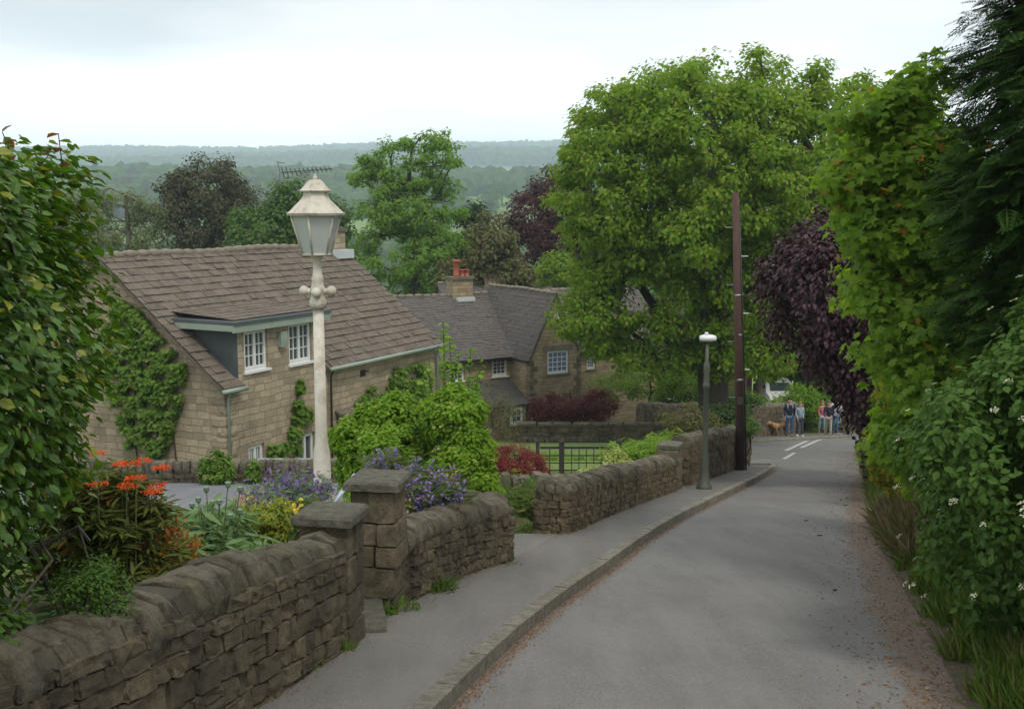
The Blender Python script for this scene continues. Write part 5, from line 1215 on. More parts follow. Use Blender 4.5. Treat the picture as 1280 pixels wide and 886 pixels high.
# red-flowered shrub
def euphorbia():
    bx, by = -2.42, 6.05; z0 = GZ(bx, by); root = empty('spurge_shrub', (bx, by, z0), 'bushy spurge with long olive leaves and scarlet flower heads above the front wall', 'shrub')
    ells = [(bx+.03, by, z0+.40, .42, .38, .42), (bx+.06, by-.05, z0+.58, .36, .32, .25), (bx+.40, by-.15, z0+.22, .24, .25, .2)]
    tips, od = sample_ells(ells, 230, .5); A, B, ra, rb = skeleton((bx, by, z0-.05), (bx, by, z0+.3), tips, .03, step=.14, wig=.02)
    tubes('stem', A, B, ra, np.maximum(rb, .003), M_BARK, root)
    m = 15; C = np.repeat(tips, m, 0)+rng.normal(0, .012, (230*m, 3)); a = rng.random(230*m)*2*np.pi; D = np.stack([np.cos(a), np.sin(a), rng.uniform(-.35, .55, len(a))], 1)+np.repeat(od, m, 0)*.3
    leaves('foliage', C, np.tile([0, 0, 1.], (len(C), 1)), rng.uniform(.09, .15, len(C)), 'lance', L_EUPH, root, D, .25)
    m = 10; C = np.repeat(tips*[1, 1, 1]-od*.12, m, 0)+rng.normal(0, .04, (230*m, 3)); leaves('inner_foliage', C, rng.normal(0, 1, C.shape), .08, 'lance', L_EUPH, root)
    hd = [tuple(at(*q)) for q in ((120, 567, 6.2), (152, 581, 5.9), (178, 577, 6.1), (203, 585, 6.0), (122, 605, 5.7), (158, 608, 5.8), (196, 607, 6.0), (190, 615, 5.9), (90, 592, 6.0), (170, 598, 5.8), (75, 583, 6.1))]
    C = []
    for h in hd:
        for k in range(90): a = random.random()*2*math.pi; r = random.random()**.5*.055; C.append((h[0]+r*math.cos(a), h[1]+r*math.sin(a), h[2]+.016*random.random()*(1.4-r/.055)))
    leaves('flower_heads', np.array(C), rng.normal(0, .5, (len(C), 3))+[0, 0, 1], .017, 'rhomb', F_RED, root)
    tubes('flower_stalks', [(h[0]*.9+bx*.1, h[1]*.9+by*.1, z0+.3) for h in hd], hd, np.full(len(hd), .005), np.full(len(hd), .004), L_STEM, root, 4)
    q, o_ = sample_ells([(bx+.42, by+.02, z0+.30, .20, .22, .2)], 60, .4); C = np.repeat(q, 24, 0)+rng.normal(0, .03, (1440, 3)); leaves('rust_bracts', C, rng.normal(0, .6, (1440, 3))+[0, 0, 1], rng.uniform(.02, .035, 1440), 'rhomb', F_ORNG, root)
euphorbia()
# oriental poppies in bud
def poppies():
    c = at(262, 690, 7.3); cx, cy = c.x, 7.3; root = stalks('poppy_clump', 'grey-green poppy clump with round seed heads above the front wall', 'plant', cx, cy, .40, .5, 90, .50, .19, L_GLAUC, tmpl='lance', per=26, lean=.12, stemr=.005, parts=('foliage', 'stem'))
    A, B = [], []; z0 = GZ(cx, cy)
    for (px, py) in ((285, 606), (258, 612), (300, 612), (240, 632), (221, 634), (266, 629), (274, 628), (288, 646), (300, 640), (232, 650), (206, 622), (248, 625)):
        t = at(px, py, cy+random.uniform(-.25, .25)); A.append(Vector((cx+(t.x-cx)*.55, t.y, z0))); B.append(t); m = MB(); m.lathe(t, [(.004, -.022), (.013, -.016), (.021, 0), (.019, .014), (.023, .020), (.002, .026)], 9); m.build('seed_head', M_['pod'], root)
    tubes('stalks', A, B, np.full(len(A), .0045), np.full(len(A), .0035), L_STEM, root, 5)
M_['pod'] = plain('poppy_pod', (.20, .30, .20), .7, .25, 40)
poppies()
p = at(205, 640, 6.9); 
def flower_patch(name, label, px, py, Y, rx, ry, n, h, lm, fm, fs, fp=5, sp=.03, wh=.6, tmpl='lance', ls=.10, ft='rhomb', per=12):
    c = at(px, py, Y); return stalks(name, label, 'flower', c.x, Y, rx, ry, n, h, ls, lm, per=per, flowers=(fm, fs, ft, fp, sp, wh), lean=.15, stemr=.003, tmpl=tmpl)
flower_patch('bluebells', 'thick patch of bluebells just behind the second garden wall', 520, 640, 10.6, .42, .55, 320, .80, L_GRASS, F_BLUE, .046, 13, .022, .72, 'blade', .22)
flower_patch('columbines', 'violet and blue columbines between the white lamp post and the drive', 362, 640, 9.6, .34, .5, 130, .60, L_GLAUC, F_VIOL, .045, 7, .035, .7)
flower_patch('columbines', 'dark violet columbines beside the cream-blossomed shrub', 568, 640, 11.2, .2, .3, 60, .80, L_DUSK, F_VIOL, .04, 6, .03, .6)
flower_patch('pink_columbines', 'small pale pink flowers above the yellow-green clump', 312, 660, 8.6, .18, .26, 40, .46, L_YG, F_PINK, .032, 5, .025, .75)
flower_patch('pink_columbines', 'pale pink flowers in front of the bluebells by the taller pillar', 506, 640, 9.9, .09, .3, 34, .62, L_GRASS, F_PINK, .045, 5, .025, .7)
flower_patch('yellow_irises', 'bright yellow irises behind the second wall', 560, 640, 10.6, .10, .2, 16, .68, L_GRASS, F_YEL, .055, 4, .02, .85, 'blade', .25)
flower_patch('yellow_irises', 'yellow irises by the head of the shorter pillar', 366, 650, 8.9, .07, .12, 8, .40, L_GRASS, F_YEL, .055, 4, .02, .85, 'blade', .25)
flower_patch('yellow_irises', 'yellow poppies low between the scarlet spurge and the grey-green clump', 216, 640, 7.0, .05, .12, 7, .40, L_GLAUC, F_YEL, .04, 4, .015, .8)
c = at(335, 680, 8.1); shrub('spurge_clump', 'acid yellow-green spurge beside the shorter pillar', 'plant', (c.x, 8.1), [(c.x+.03, 8.1, GZ(c.x, 8.1)+.26, .19, .25, .18), (c.x-.17, 8.0, GZ(c.x, 8.1)+.16, .16, .2, .14)], 110, 40, .03, L_YG, .01, .05, 'rhomb')
c = at(60, 720, 5.2); stalks('leafy_perennial', 'narrow blue-green leaves between the hedge and the scarlet spurge', 'plant', -2.35, 5.35, .25, .25, 60, .34, .15, L_GLAUC, per=12)
stalks('low_plants', 'low green plants filling the flower bed behind the front wall', 'plant', -1.95, 7.4, .35, 1.6, 300, .16, .10, L_GRASS, per=10)
stalks('low_plants', 'green leaves at the feet of the bluebells', 'plant', -1.35, 10.2, .45, 1.0, 300, .24, .12, L_LIME, per=10)
p = at(262, 600, 20.8); shrub('young_shrub', 'rounded green weed clump against the low drive wall', 'shrub', (p.x, 21.4), [(p.x, 21.35, float(P(21.3))+.3, .32, .3, .32)], 50, 40, .09, L_VINE, .02, .1, 'oval')
p = at(308, 600, 20.8); shrub('young_shrub', 'slender green seedling against the low drive wall', 'shrub', (p.x, 21.4), [(p.x, 21.4, float(P(21.4))+.25, .12, .12, .25)], 22, 26, .08, L_VINE, .015, .06, 'oval')
# ================================================================== LAMPS AND POLES
def white_lamp():
    Yl = 10.4; c = at(402, 560, Yl); x, y = c.x, Yl; z0 = GZ(x, y); root = empty('street_lamp', (x, y, z0), 'old cream-painted lamp post with a tall glazed lantern, behind the gate pillars', 'street lamp')
    zt = lambda py: at(400, py, Yl).z
    m = MB(); m.lathe((x, y, 0), [(.13, z0-.05), (.13, z0+.25), (.09, z0+.32), (.082, z0+.7), (.066, z0+.78), (.059, z0+.9), (.052, zt(386))], 12); m.build('post', M_LAMP, root)
    for k in range(8):
        a = 2*math.pi*k/8
    prof = [(.050, 386), (.082, 385), (.086, 378), (.078, 374), (.064, 371), (.060, 366), (.075, 362), (.062, 358), (.052, 352), (.060, 348), (.048, 345), (.040, 336), (.036, 326), (.055, 323), (.06, 320), (.03, 318)]
    m = MB(); m.lathe((x, y, 0), [(r, zt(p)) for r, p in prof], 16); m.build('collar', M_LAMP, root)
    for s in (-1, 1):       # ladder arms with ball ends
        m = MB(); zc = zt(365); q = Vector((x+s*.135, y-.02*s, zc+.01)); m.tube([(x+s*.04, y, zc), q], .03, 8); m.sphere(q, .05, 8); m.build('ladder_arm', M_LAMP, root)
    m = MB(); m.sphere((x, y-.09, zt(365)), .05, 8); m.build('boss', M_LAMP, root)
    zb, zt_ = zt(318), zt(268); rb, rt = .125*1.08, .235*1.03; rot = R(22)
    def ring(r, z, off=0): return [Vector((x+r*math.cos(math.pi/3*k+rot), y+r*math.sin(math.pi/3*k+rot), z)) for k in range(6)]
    B_, T_ = ring(rb, zb), ring(rt, zt_)
    fr = MB()
    for k in range(6): fr.tube([B_[k], T_[k]], .011, 6); fr.tube([B_[k], B_[(k+1) % 6]], .012, 6); fr.tube([T_[k], T_[(k+1) % 6]], .014, 6)
    fr.tube([B_[0], B_[3]], .01, 6); fr.tube([B_[1], B_[4]], .01, 6); fr.tube([B_[2], B_[5]], .01, 6)
    fr_o = fr.build('lantern_frame', M_LAMP, root)
    Bi, Ti = ring(rb*.97, zb+.005), ring(rt*.975, zt_-.005)
    for k in range(6):
        j = (k+1) % 6; g = MB(); d = ((Bi[k]+Bi[j])/2-Vector((x, y, zb))).normalized()*.004; g.add([Bi[k], Bi[j], Ti[j], Ti[k], Bi[k]-d, Bi[j]-d, Ti[j]-d, Ti[k]-d], [(0, 1, 2, 3), (7, 6, 5, 4)]); g.build('lantern_pane', M_LGLASS, root)
    # hipped roof in two tiers and a vent with a ball
    def hexprof(mb, prof):
        vs = [v for r, z in prof for v in ring(r, z)]; fs = [(k*6+i, k*6+(i+1) % 6, (k+1)*6+(i+1) % 6, (k+1)*6+i) for k in range(len(prof)-1) for i in range(6)]; fs.append(tuple(range(6))[::-1]); fs.append(tuple((len(prof)-1)*6+i for i in range(6))); mb.add(vs, fs)
    m = MB(); hexprof(m, [(rt+.035, zt_-.012), (rt+.045, zt_+.012), (rt+.02, zt_+.02), (rt*.60, zt(250)), (rt*.50, zt(245)), (rt*.47, zt(238))]); m.build('lantern_roof', M_LAMPTOP, root)
    m = MB(); hexprof(m, [(rt*.60, zt(240)), (rt*.64, zt(238.5)), (rt*.55, zt(236.5)), (rt*.30, zt(227)), (rt*.22, zt(225.5)), (rt*.2, zt(224.5))]); m.build('vent', M_LAMPTOP, root)
    m = MB(); m.sphere((x, y, zt(222.5)), .022, 8); m.sphere((x, y, zt(219.5)), .014, 8); m.build('finial', M_LAMP, root)
    m = MB(); m.lathe((x, y, 0), [(.02, zb), (.03, zb+.05), (.012, zb+.07), (.012, zb+.16), (.05, zb+.18), (.06, zb+.3), (.02, zb+.34)], 10); m.build('burner', M_LAMP, root)
white_lamp()
def green_lamp():
    Yl = 20.2; c = at(880, 608, Yl); x, y = c.x, Yl; z0 = float(P(Yl)); root = empty('street_lamp', (x, y, z0), 'dark green cast lamp post with a white sideways lamp head, on the pavement', 'street lamp')
    zt = lambda py: at(880, py, Yl).z
    m = MB(); m.lathe((x, y, 0), [(.15, z0-.02), (.15, z0+.06), (.11, z0+.10), (.085, z0+.35), (.075, z0+.5), (.056, z0+.8), (.046, zt(486)), (.07, zt(484)), (.07, zt(480)), (.052, zt(478)), (.062, zt(474)), (.05, zt(470)), (.066, zt(462)), (.06, zt(455)), (.035, zt(452)), (.03, zt(430))], 14); m.build('post', M_IRON, root)
    m = MB(); q = at(885, 423, Yl); ax = Vector((.93, -.1, .0)); vs = []; fs = []; n = 12; pr = [(-.17, .02), (-.155, .06), (-.08, .078), (.08, .078), (.15, .06), (.17, .02)]
    for d, r in pr:
        for k in range(n): a = 2*math.pi*k/n; vs.append(q+ax*d+Vector((0, math.cos(a)*r*1.3, math.sin(a)*r*(.95 if math.sin(a) > 0 else .8))))
    fs = [(i*n+k, i*n+(k+1) % n, (i+1)*n+(k+1) % n, (i+1)*n+k) for i in range(len(pr)-1) for k in range(n)]+[tuple(range(n))[::-1], tuple((len(pr)-1)*n+k for k in range(n))]
    m.add(vs, fs, smooth=True); m.build('lamp_head', M_WHITE, root)
    m = MB(); m.lathe(q+Vector((-.03, 0, .05)), [(.035, 0), (.035, .05), (.025, .07)], 10); m.build('photocell', M_WHITE, root)
green_lamp()
def pole():
    Yp = 25.6; b = at(926, 587, Yp); t = at(919.5, 241, Yp); z0 = float(P(Yp)); root = empty('utility_pole', (b.x, Yp, z0), 'tall reddish-brown wooden pole by the high mossy wall', 'pole')
    m = MB(); b = Vector((b.x, Yp, z0-.1)); m.tube([b, b.lerp(t, .5), t], [.112, .098, .078], 12); m.build('post', M_POLE, root)
    for k in range(7):
        f = .28+.1*k; p = b.lerp(t, f); s = 1 if k % 2 else -1
        mm = MB(); mm.tube([p, p+Vector((s*.26, -.03, 0))], .012, 5); mm.build('step_rung', M_METAL, root)
    for f in (.34, .5, .64):
        p = b.lerp(t, f); mm = MB(); mm.lathe((p.x, p.y, p.z), [(.114-.032*f, 0), (.114-.032*f, .05)], 12); mm.build('band', M_METAL, root)
    p = b.lerp(t, .27)+Vector((0, -.12, 0)); mm = MB(); mm.box(p, (.06, 0, 0), (0, .012, 0), (0, 0, .09)); mm.build('number_plate', M_IRON, root)
    mm = MB(); mm.tube([b+Vector((.12, -.05, .1)), b.lerp(t, .5)+Vector((.11, -.05, 0)), t+Vector((.08, -.04, -.3))], .018, 6); mm.build('cable', M_BLACK, root)
pole()
# trellis fence in the garden
def trellis():
    Yt = 22.6; zg_ = float(P(Yt)); xs = [at(p_, 580, Yt).x for p_ in (672, 702, 773)]; root = empty('trellis_fence', (xs[1], Yt, zg_), 'dark wooden square-mesh trellis between the red maple and the mossy wall', 'fence')
    for i, x in enumerate(xs):
        m = MB(); w = .055 if i else .04; m.box((x, Yt, zg_+.42), (w, 0, 0), (0, w, 0), (0, 0, .38)); m.lathe((x, Yt, zg_+.80), [(w*1.5, 0), (w*1.5, .03), (w*.5, .08)], 4, sq=math.pi/4); m.build('post', M_FENCE, root)
    for a, b in zip(xs[:-1], xs[1:]):
        m = MB(); n = max(2, int(round((b-a-.11)/.165)))
        for k in range(1, n): x = a+.055+(b-a-.11)*k/n; m.box((x, Yt-.012, zg_+.36), (.009, 0, 0), (0, .007, 0), (0, 0, .33))
        for k, z in enumerate((.05, .20, .36, .52, .69)): m.box(((a+b)/2, Yt+.008, zg_+z), ((b-a)/2-.056, 0, 0), (0, .009, 0), (0, 0, .026 if k in (0, 4) else .011))
        m.build('lattice', M_FENCE, root)
trellis()
# sage green tank behind the low drive wall
def rail():
    a = HA(.95, -1.6, 0); yq = 24.2; l = at(325, 574, yq); r_ = at(424, 574, yq); root = empty('garden_screen', (l.x, yq, l.z-1.4), 'sage green boarded screen in front of the cottage ground floor windows', 'fence')
    m = MB(); m.box(((l.x+r_.x)/2, yq, l.z-.02), ((r_.x-l.x)/2, 0, 0), (0, .06, 0), (0, 0, .035)); m.build('rail', M_SAGE, root)
    for k in range(14):
        x = l.x+(r_.x-l.x)*(k+.5)/14; m = MB(); m.box((x, yq+.01, l.z-.76), ((r_.x-l.x)/28-.004, 0, 0), (0, .012, 0), (0, 0, .70)); m.build('board', M_SAGE, root)
rail()
# folded garden chair leaning behind the gate
def gchair():
    Yg = 9.6; root = empty('folding_chair', at(438, 640, Yg), 'folded pale blue and black garden chair just behind the taller gate pillar', 'chair')
    a = at(423, 622, Yg); b = at(436, 605, Yg); z0 = GZ(a.x, Yg)
    dirn = (b-a).normalized(); m = MB(); m.tube([a-dirn*.35, b], .016, 8); m.tube([b, b+Vector((0, .35, 0))], .016, 8); m.tube([b+Vector((0, .35, 0)), a-dirn*.35+Vector((0, .35, 0))], .016, 8); m.build('frame', M_BLUE, root)
    for px in (441, 452):
        c = at(px, 606, Yg+.1); m = MB(); m.tube([c, c+Vector((.0, .0, -.06)), Vector((c.x+.01, c.y, z0))], [.014, .024, .018], 8); m.build('leg', M_BLACK, root)
    c1, c2 = at(441, 614, Yg+.1), at(452, 614, Yg+.1); m = MB(); m.tube([c1, c2], .012, 6); m.build('crossbar', M_BLACK, root)
gchair()
# white car beyond the hedge
def car():
    q = at(971, 474, 59.5); x, y = q.x, 59.5; zr = q.z; root = empty('parked_car', (x, y, zr-1.55), 'white car parked beyond the hedge with only its roof in view', 'car')
    prof = [(-2.1, .35), (-2.12, .75), (-1.9, .92), (-1.1, 1.0), (-.45, 1.47), (.2, 1.55), (1.1, 1.50), (1.75, 1.05), (2.1, .95), (2.15, .4)]
    m = MB(); vs = []; n = len(prof)
    for s, k in ((-1, 1), (1, 1)):
        for yy_, zz in prof: vs.append((x+s*(.84 if zz < 1.1 else .66), y+yy_, zr-1.55+zz))
    fs = [(i, i+1, n+i+1, n+i) for i in range(n-1)]+[(n-1, 0, n, 2*n-1), tuple(range(n))[::-1], tuple(range(n, 2*n))]; m.add(vs, fs, smooth=False); m.build('body', M_WHITE, root)
    m = MB(); z = zr-1.55; m.add([(x-.6, y-1.02, z+1.06), (x+.6, y-1.02, z+1.06), (x+.54, y-.52, z+1.45), (x-.54, y-.52, z+1.45)], [(0, 1, 2, 3)]); m.build('windscreen', M_GLASS, root)
    for s in (-1, 1):
        m = MB(); m.add([(x+s*.765, y-.75, z+1.1), (x+s*.765, y+1.35, z+1.1), (x+s*.675, y+.95, z+1.42), (x+s*.675, y-.35, z+1.42)], [(0, 1, 2, 3)]); m.build('side_window', M_GLASS, root)
        m = MB(); m.sphere((x+s*.6, y-2.1, z+.7), .1, 8, (1, 1, .7)); m.build('headlight', M_LEADL, root)
        for yy_ in (-1.3, 1.35):
            m = MB(); vs = []; k = 16
            for dx in (-.1, .1): vs += [(x+s*.78+dx, y+yy_+.32*math.cos(2*math.pi*i/k), z+.32+.32*math.sin(2*math.pi*i/k)) for i in range(k)]
            m.add(vs, [(i, (i+1) % k, k+(i+1) % k, k+i) for i in range(k)]+[tuple(range(k))[::-1], tuple(range(k, 2*k))]); m.build('wheel', M_BLACK, root)
car()

# ================================================================== PEOPLE AND DOG
def skin_mesh(name, pts, edges, radii, mat, parent, sub=1, root_i=0):
    me = bpy.data.meshes.new(name); me.from_pydata([tuple(p) for p in pts], edges, []); o = link(name, me, mat, parent)
    md = o.modifiers.new('Skin', 'SKIN'); md.use_smooth_shade = True
    sv = me.skin_vertices[0].data
    for i, r in enumerate(radii): sv[i].radius = (r, r) if not isinstance(r, tuple) else r; sv[i].use_root = (i == root_i)
    s2 = o.modifiers.new('Subdivision', 'SUBSURF'); s2.levels = sub; s2.render_levels = sub
    return o
def cloth(name, c, rough=.85): return plain(name, c, rough, .25, 9, bmp=.2)
M_SKIN = plain('skin', (.52, .32, .23), .55, .1, 10); M_DENIM = cloth('blue_denim', (.10, .20, .36)); M_DDENIM = cloth('dark_denim', (.035, .055, .09)); M_NAVY = cloth('navy_fleece', (.018, .022, .04))
M_GREYBLUE = cloth('grey_blue_top', (.26, .35, .42)); M_PINKC = cloth('pink_red_top', (.45, .14, .15)); M_WHITEC = cloth('white_shirt', (.68, .68, .70)); M_STONEC = cloth('stone_trousers', (.38, .33, .27)); M_SHOE = cloth('dark_shoe', (.03, .028, .027)); M_WSHOE = cloth('white_trainer', (.7, .7, .7))
M_HBROWN = plain('brown_hair', (.06, .035, .02), .7, .3, 30); M_HBLOND = plain('blonde_hair', (.36, .22, .10), .7, .3, 30); M_HGREY = plain('grey_hair', (.2, .18, .16), .7, .3, 30); M_PALE = cloth('pale_blue_jeans', (.28, .38, .5))
def person(label, x, y, hgt, top, legs, shoes, hair, face=-90, stride=.18, sex='m', arms=(0, 0), long=False, extra=None, shorts=False):
    z0 = float(P(y)) if extra != 'road' else float(P(y))-.06
    root = empty('person', (x, y, z0), label, 'person', 'walkers at the junction'); s = hgt/1.78; a = R(face); fx = Vector((math.cos(a), math.sin(a), 0)); sx = Vector((-fx.y, fx.x, 0))
    def W(l, f, u): return Vector((x, y, z0))+(sx*l+fx*f+Vector((0, 0, u)))*s
    sh = .19 if sex == 'm' else .165; hp = .095 if sex == 'm' else .10
    def leg(sd, f): return [W(sd*hp, 0, .90), W(sd*hp*1.02, f*.45+.03, .50), W(sd*hp, f*.9, .09), W(sd*hp*1.15, f*.9+.13, .035)]
    def arm(sd, f, bend): return [W(sd*sh, -.01, 1.43), W(sd*(sh+.045), f*.3-.03, 1.15), W(sd*(sh+.03-bend*.12), f*.7+.08+bend*.12, .92+bend*.12)]
    def hand(sd, f, bend): p = arm(sd, f, bend)[-1]; return p, p+Vector((0, 0, -.09*s*(1-bend)))+fx*(.03+.06*bend)*s
    lf, rf = stride, -stride
    pel, sp1, sp2, nk, hd0, hd1 = W(0, 0, .95), W(0, .01, 1.12), W(0, 0, 1.34), W(0, .0, 1.49), W(0, .015, 1.60), W(0, .02, 1.70)
    L1, R1 = leg(1, lf), leg(-1, rf); A1, A2 = arm(1, rf*.8, arms[0]), arm(-1, lf*.8, arms[1])
    P_ = [pel, sp1, sp2, nk, hd0, hd1]+L1+R1+A1+A2
    E_ = [(0, 1), (1, 2), (2, 3), (3, 4), (4, 5), (0, 6), (6, 7), (7, 8), (8, 9), (0, 10), (10, 11), (11, 12), (12, 13), (2, 14), (14, 15), (15, 16), (2, 17), (17, 18), (18, 19)]
    Rr = [.12, .105, .125, .052, .082, .075, .085, .057, .04, .035, .085, .057, .04, .035, .052, .042, .03, .052, .042, .03]
    k = len(P_)
    for base_i, sd, f, bd in ((16, 1, rf*.8, arms[0]), (19, -1, lf*.8, arms[1])):
        p, q = hand(sd, f, bd); d = (q-p).normalized(); o_ = fx
        P_.append(q); E_.append((base_i, len(P_)-1)); Rr.append(.022); pi = len(P_)-1
        for j, (off, ln) in enumerate(((-.028, .065), (-.010, .078), (.010, .072), (.027, .058))):
            P_.append(q+o_*off*s+d*ln*.6*s); P_.append(q+o_*off*s*1.1+d*ln*s-sx*sd*.012*s); E_ += [(pi, len(P_)-2), (len(P_)-2, len(P_)-1)]; Rr += [.0085, .0075]
        P_.append(q+o_*.045*s+d*.0*s); E_.append((base_i, len(P_)-1)); Rr.append(.011)
    skin_mesh('body', P_, E_, [r*s for r in Rr], M_SKIN, root, 1)
    # clothes
    tp = [W(0, 0, .90), sp1, sp2, W(0, 0, 1.44), A1[0], A1[1], A1[2]+Vector((0, 0, .02)), A2[0], A2[1], A2[2]+Vector((0, 0, .02))]
    skin_mesh('top', tp, [(0, 1), (1, 2), (2, 3), (2, 4), (4, 5), (5, 6), (2, 7), (7, 8), (8, 9)], [r*s for r in (.155 if sex == 'm' else .145, .135 if sex == 'm' else .115, .15 if sex == 'm' else .13, .075, .072, .058, .046, .072, .058, .046)], top, root, 1)
    e = .55 if shorts else 1
    lp = [W(0, 0, .98), L1[0], L1[1], L1[1].lerp(L1[2], .95 if not shorts else .1), R1[0], R1[1], R1[1].lerp(R1[2], .95 if not shorts else .1)]
    skin_mesh('trousers', lp, [(0, 1), (1, 2), (2, 3), (0, 4), (4, 5), (5, 6)], [r*s for r in (.135, .10, .074, .066, .10, .074, .066)], legs, root, 1)
    for q in (L1, R1): skin_mesh('shoe', [q[2]+Vector((0, 0, -.03*s)), q[3]+Vector((0, 0, .008*s)), q[3]+fx*.07*s], [(0, 1), (1, 2)], [.05*s, .045*s, .034*s], shoes, root, 1)
    # head details
    m = MB(); hc = W(0, .0, 1.685); m.sphere(hc, .102*s, 10, (1, 1, 1.12)); hh = m.build('hair', hair, root)
    for v in hh.data.vertices:        # cut the cap back from the face
        d = v.co-hc
        if d.dot(fx) > .015*s and d.z < .055*s: v.co = v.co-fx*(.085*s)
        elif d.z < -.06*s and not long: v.co.z += .04*s
        elif long and d.z < -.04*s and d.dot(fx) <= .015*s: v.co.z -= .14*s
    f = MB(); fc = W(0, .10, 1.645)
    f.box(fc+fx*.004*s, sx*.012*s, fx*.016*s, Vector((0, 0, .02*s))); f.build('nose', M_SKIN, root)
    for sd in (-1, 1): f = MB(); f.sphere(W(sd*.032, .088, 1.665), .009*s, 6); f.build('eye', M_BLACK, root)
    f = MB(); f.box(W(0, .094, 1.595), sx*.022*s, fx*.004*s, Vector((0, 0, .005*s))); f.build('mouth', M_PINKC, root)
    for sd in (-1, 1): f = MB(); f.sphere(W(sd*.085, .0, 1.65), .02*s, 6); f.build('ear', M_SKIN, root)
    if extra == 'pack' or extra == 'packroad' or extra == 'road':
        for sd in (-1, 1): f = MB(); f.tube([W(sd*.10, .08, 1.18), W(sd*.115, .155, 1.36), W(sd*.11, .09, 1.48), W(sd*.10, -.07, 1.5)], .021*s, 6); f.build('pack_strap', M_GREYBLUE if extra == 'pack' else M_BLACK, root)
        f = MB(); f.sphere(W(0, -.2, 1.28), .17*s, 8, (1, 1, 1.5)); f.build('rucksack', M_NAVY, root)
    return root
def px_at(px, Y): return at(px, 545, Y).x
person('man in a navy fleece and blue jeans with pale straps, walking beside the dog', px_at(986, 49), 49, 1.80, M_NAVY, M_DENIM, M_SHOE, M_HBROWN, face=-95, extra='pack')
person('woman with blonde hair in a grey-blue top, dark jeans and white trainers', px_at(999, 48.6), 48.6, 1.62, M_GREYBLUE, M_DDENIM, M_WSHOE, M_HBLOND, face=-80, sex='f', arms=(.7, .1), long=True, stride=.1)
person('woman in a pinkish red top and pale jeans behind the right hand group', px_at(1027, 53.5), 53.5, 1.66, M_PINKC, M_PALE, M_TERRA, M_HBLOND, face=-85, sex='f', long=True)
person('person in a dark jacket and stone trousers leading the right hand group', px_at(1035, 50.5), 50.5, 1.66, M_NAVY, M_STONEC, M_SHOE, M_HGREY, face=-100, arms=(.5, .2))
person('man in a white shirt with black rucksack straps and blue jeans', px_at(1044, 51.3), 51.3, 1.84, M_WHITEC, M_DENIM, M_SHOE, M_HBROWN, face=-100, extra='packroad', stride=.22)
def dog():
    q = px_at(974, 49.2); y = 49.2; z0 = float(P(y)); root = empty('dog', (q, y, z0), 'tan dog walking beside the man in the navy fleece, head to the left', 'dog')
    M_DOG = plain('tan_fur', (.42, .24, .11), .85, .25, 20, bmp=.3)
    W = lambda f, s_, u: Vector((q-f*.96, y-.28*f+s_, z0+u))
    P_ = [W(-.33, 0, .52), W(-.05, 0, .50), W(.24, 0, .50), W(.40, 0, .58), W(.50, 0, .66), W(.58, 0, .64), W(.70, 0, .60), W(-.45, 0, .50), W(-.62, 0, .40),
          W(.22, .09, .40), W(.24, .09, .22), W(.30, .09, .03), W(.34, .09, .02), W(.22, -.09, .40), W(.14, -.09, .24), W(.06, -.09, .04), W(.10, -.09, .02),
          W(-.32, .09, .40), W(-.24, .09, .28), W(-.36, .09, .16), W(-.30, .09, .02), W(-.34, -.09, .40), W(-.34, -.09, .27), W(-.50, -.09, .17), W(-.48, -.09, .02), W(.50, .05, .72), W(.50, -.05, .72)]
    E_ = [(0, 1), (1, 2), (2, 3), (3, 4), (4, 5), (5, 6), (0, 7), (7, 8), (2, 9), (9, 10), (10, 11), (11, 12), (2, 13), (13, 14), (14, 15), (15, 16), (0, 17), (17, 18), (18, 19), (19, 20), (0, 21), (21, 22), (22, 23), (23, 24), (4, 25), (4, 26)]
    Rr = [.115, .11, .145, .09, .082, .065, .035, .03, .016, .06, .036, .025, .026, .06, .036, .025, .026, .075, .05, .028, .026, .075, .05, .028, .026, .022, .022]
    skin_mesh('body', P_, E_, Rr, M_DOG, root, 1)
    m = MB(); a = W(.42, 0, .60); n = 12; m.tube([a+Vector((-.02, 0, -.01)), a+Vector((.02, 0, .01))], .1, 12); m.build('collar', M_BLACK, root)
    m = MB(); m.tube([W(.42, 0, .64), Vector((px_at(981, 49), 49.0, z0+.8))], .008, 4); m.build('lead', M_BLACK, root)
dog()

# ================================================================== GROUND DETAIL
def scatter_stuff(name, label_pts, size, tmpl, mat, nrmup=True, axis=None, jit=.3):
    o = leaves(name, label_pts, np.tile([0, 0, 1.], (len(label_pts), 1)) if nrmup else rng.normal(0, 1, (len(label_pts), 3))*[1, 1, .2], size, tmpl, mat, None, axis, jit); return tag(o, kind='stuff')
# verge grass on the right bank
n = 34000; y = 2.2+32*rng.random(n)**1.4; x = right_edge(y)+.10+np.abs(rng.normal(0, .5, n))+.08*np.sin(y*5)+.06*np.sin(y*13); z = verge_z(x, y)
o = scatter_stuff('verge_grass', np.stack([x, y, z-.01], 1), rng.uniform(.09, .26, n), 'blade', L_GRASS, False, np.tile([0, 0, 1.], (n, 1))); tag(o, 'grass on the right hand verge', 'grass')
n = 2600; y = rng.uniform(11, 15.5, n); x = right_edge(y)+.1+np.abs(rng.normal(0, .3, n)); z = verge_z(x, y)
o = scatter_stuff('dry_grass', np.stack([x, y, z], 1), rng.uniform(.15, .42, n), 'blade', L_STRAW, False, np.tile([-.3, 0, 1.], (n, 1))); tag(o, 'dead straw-coloured grass on the bank', 'grass')
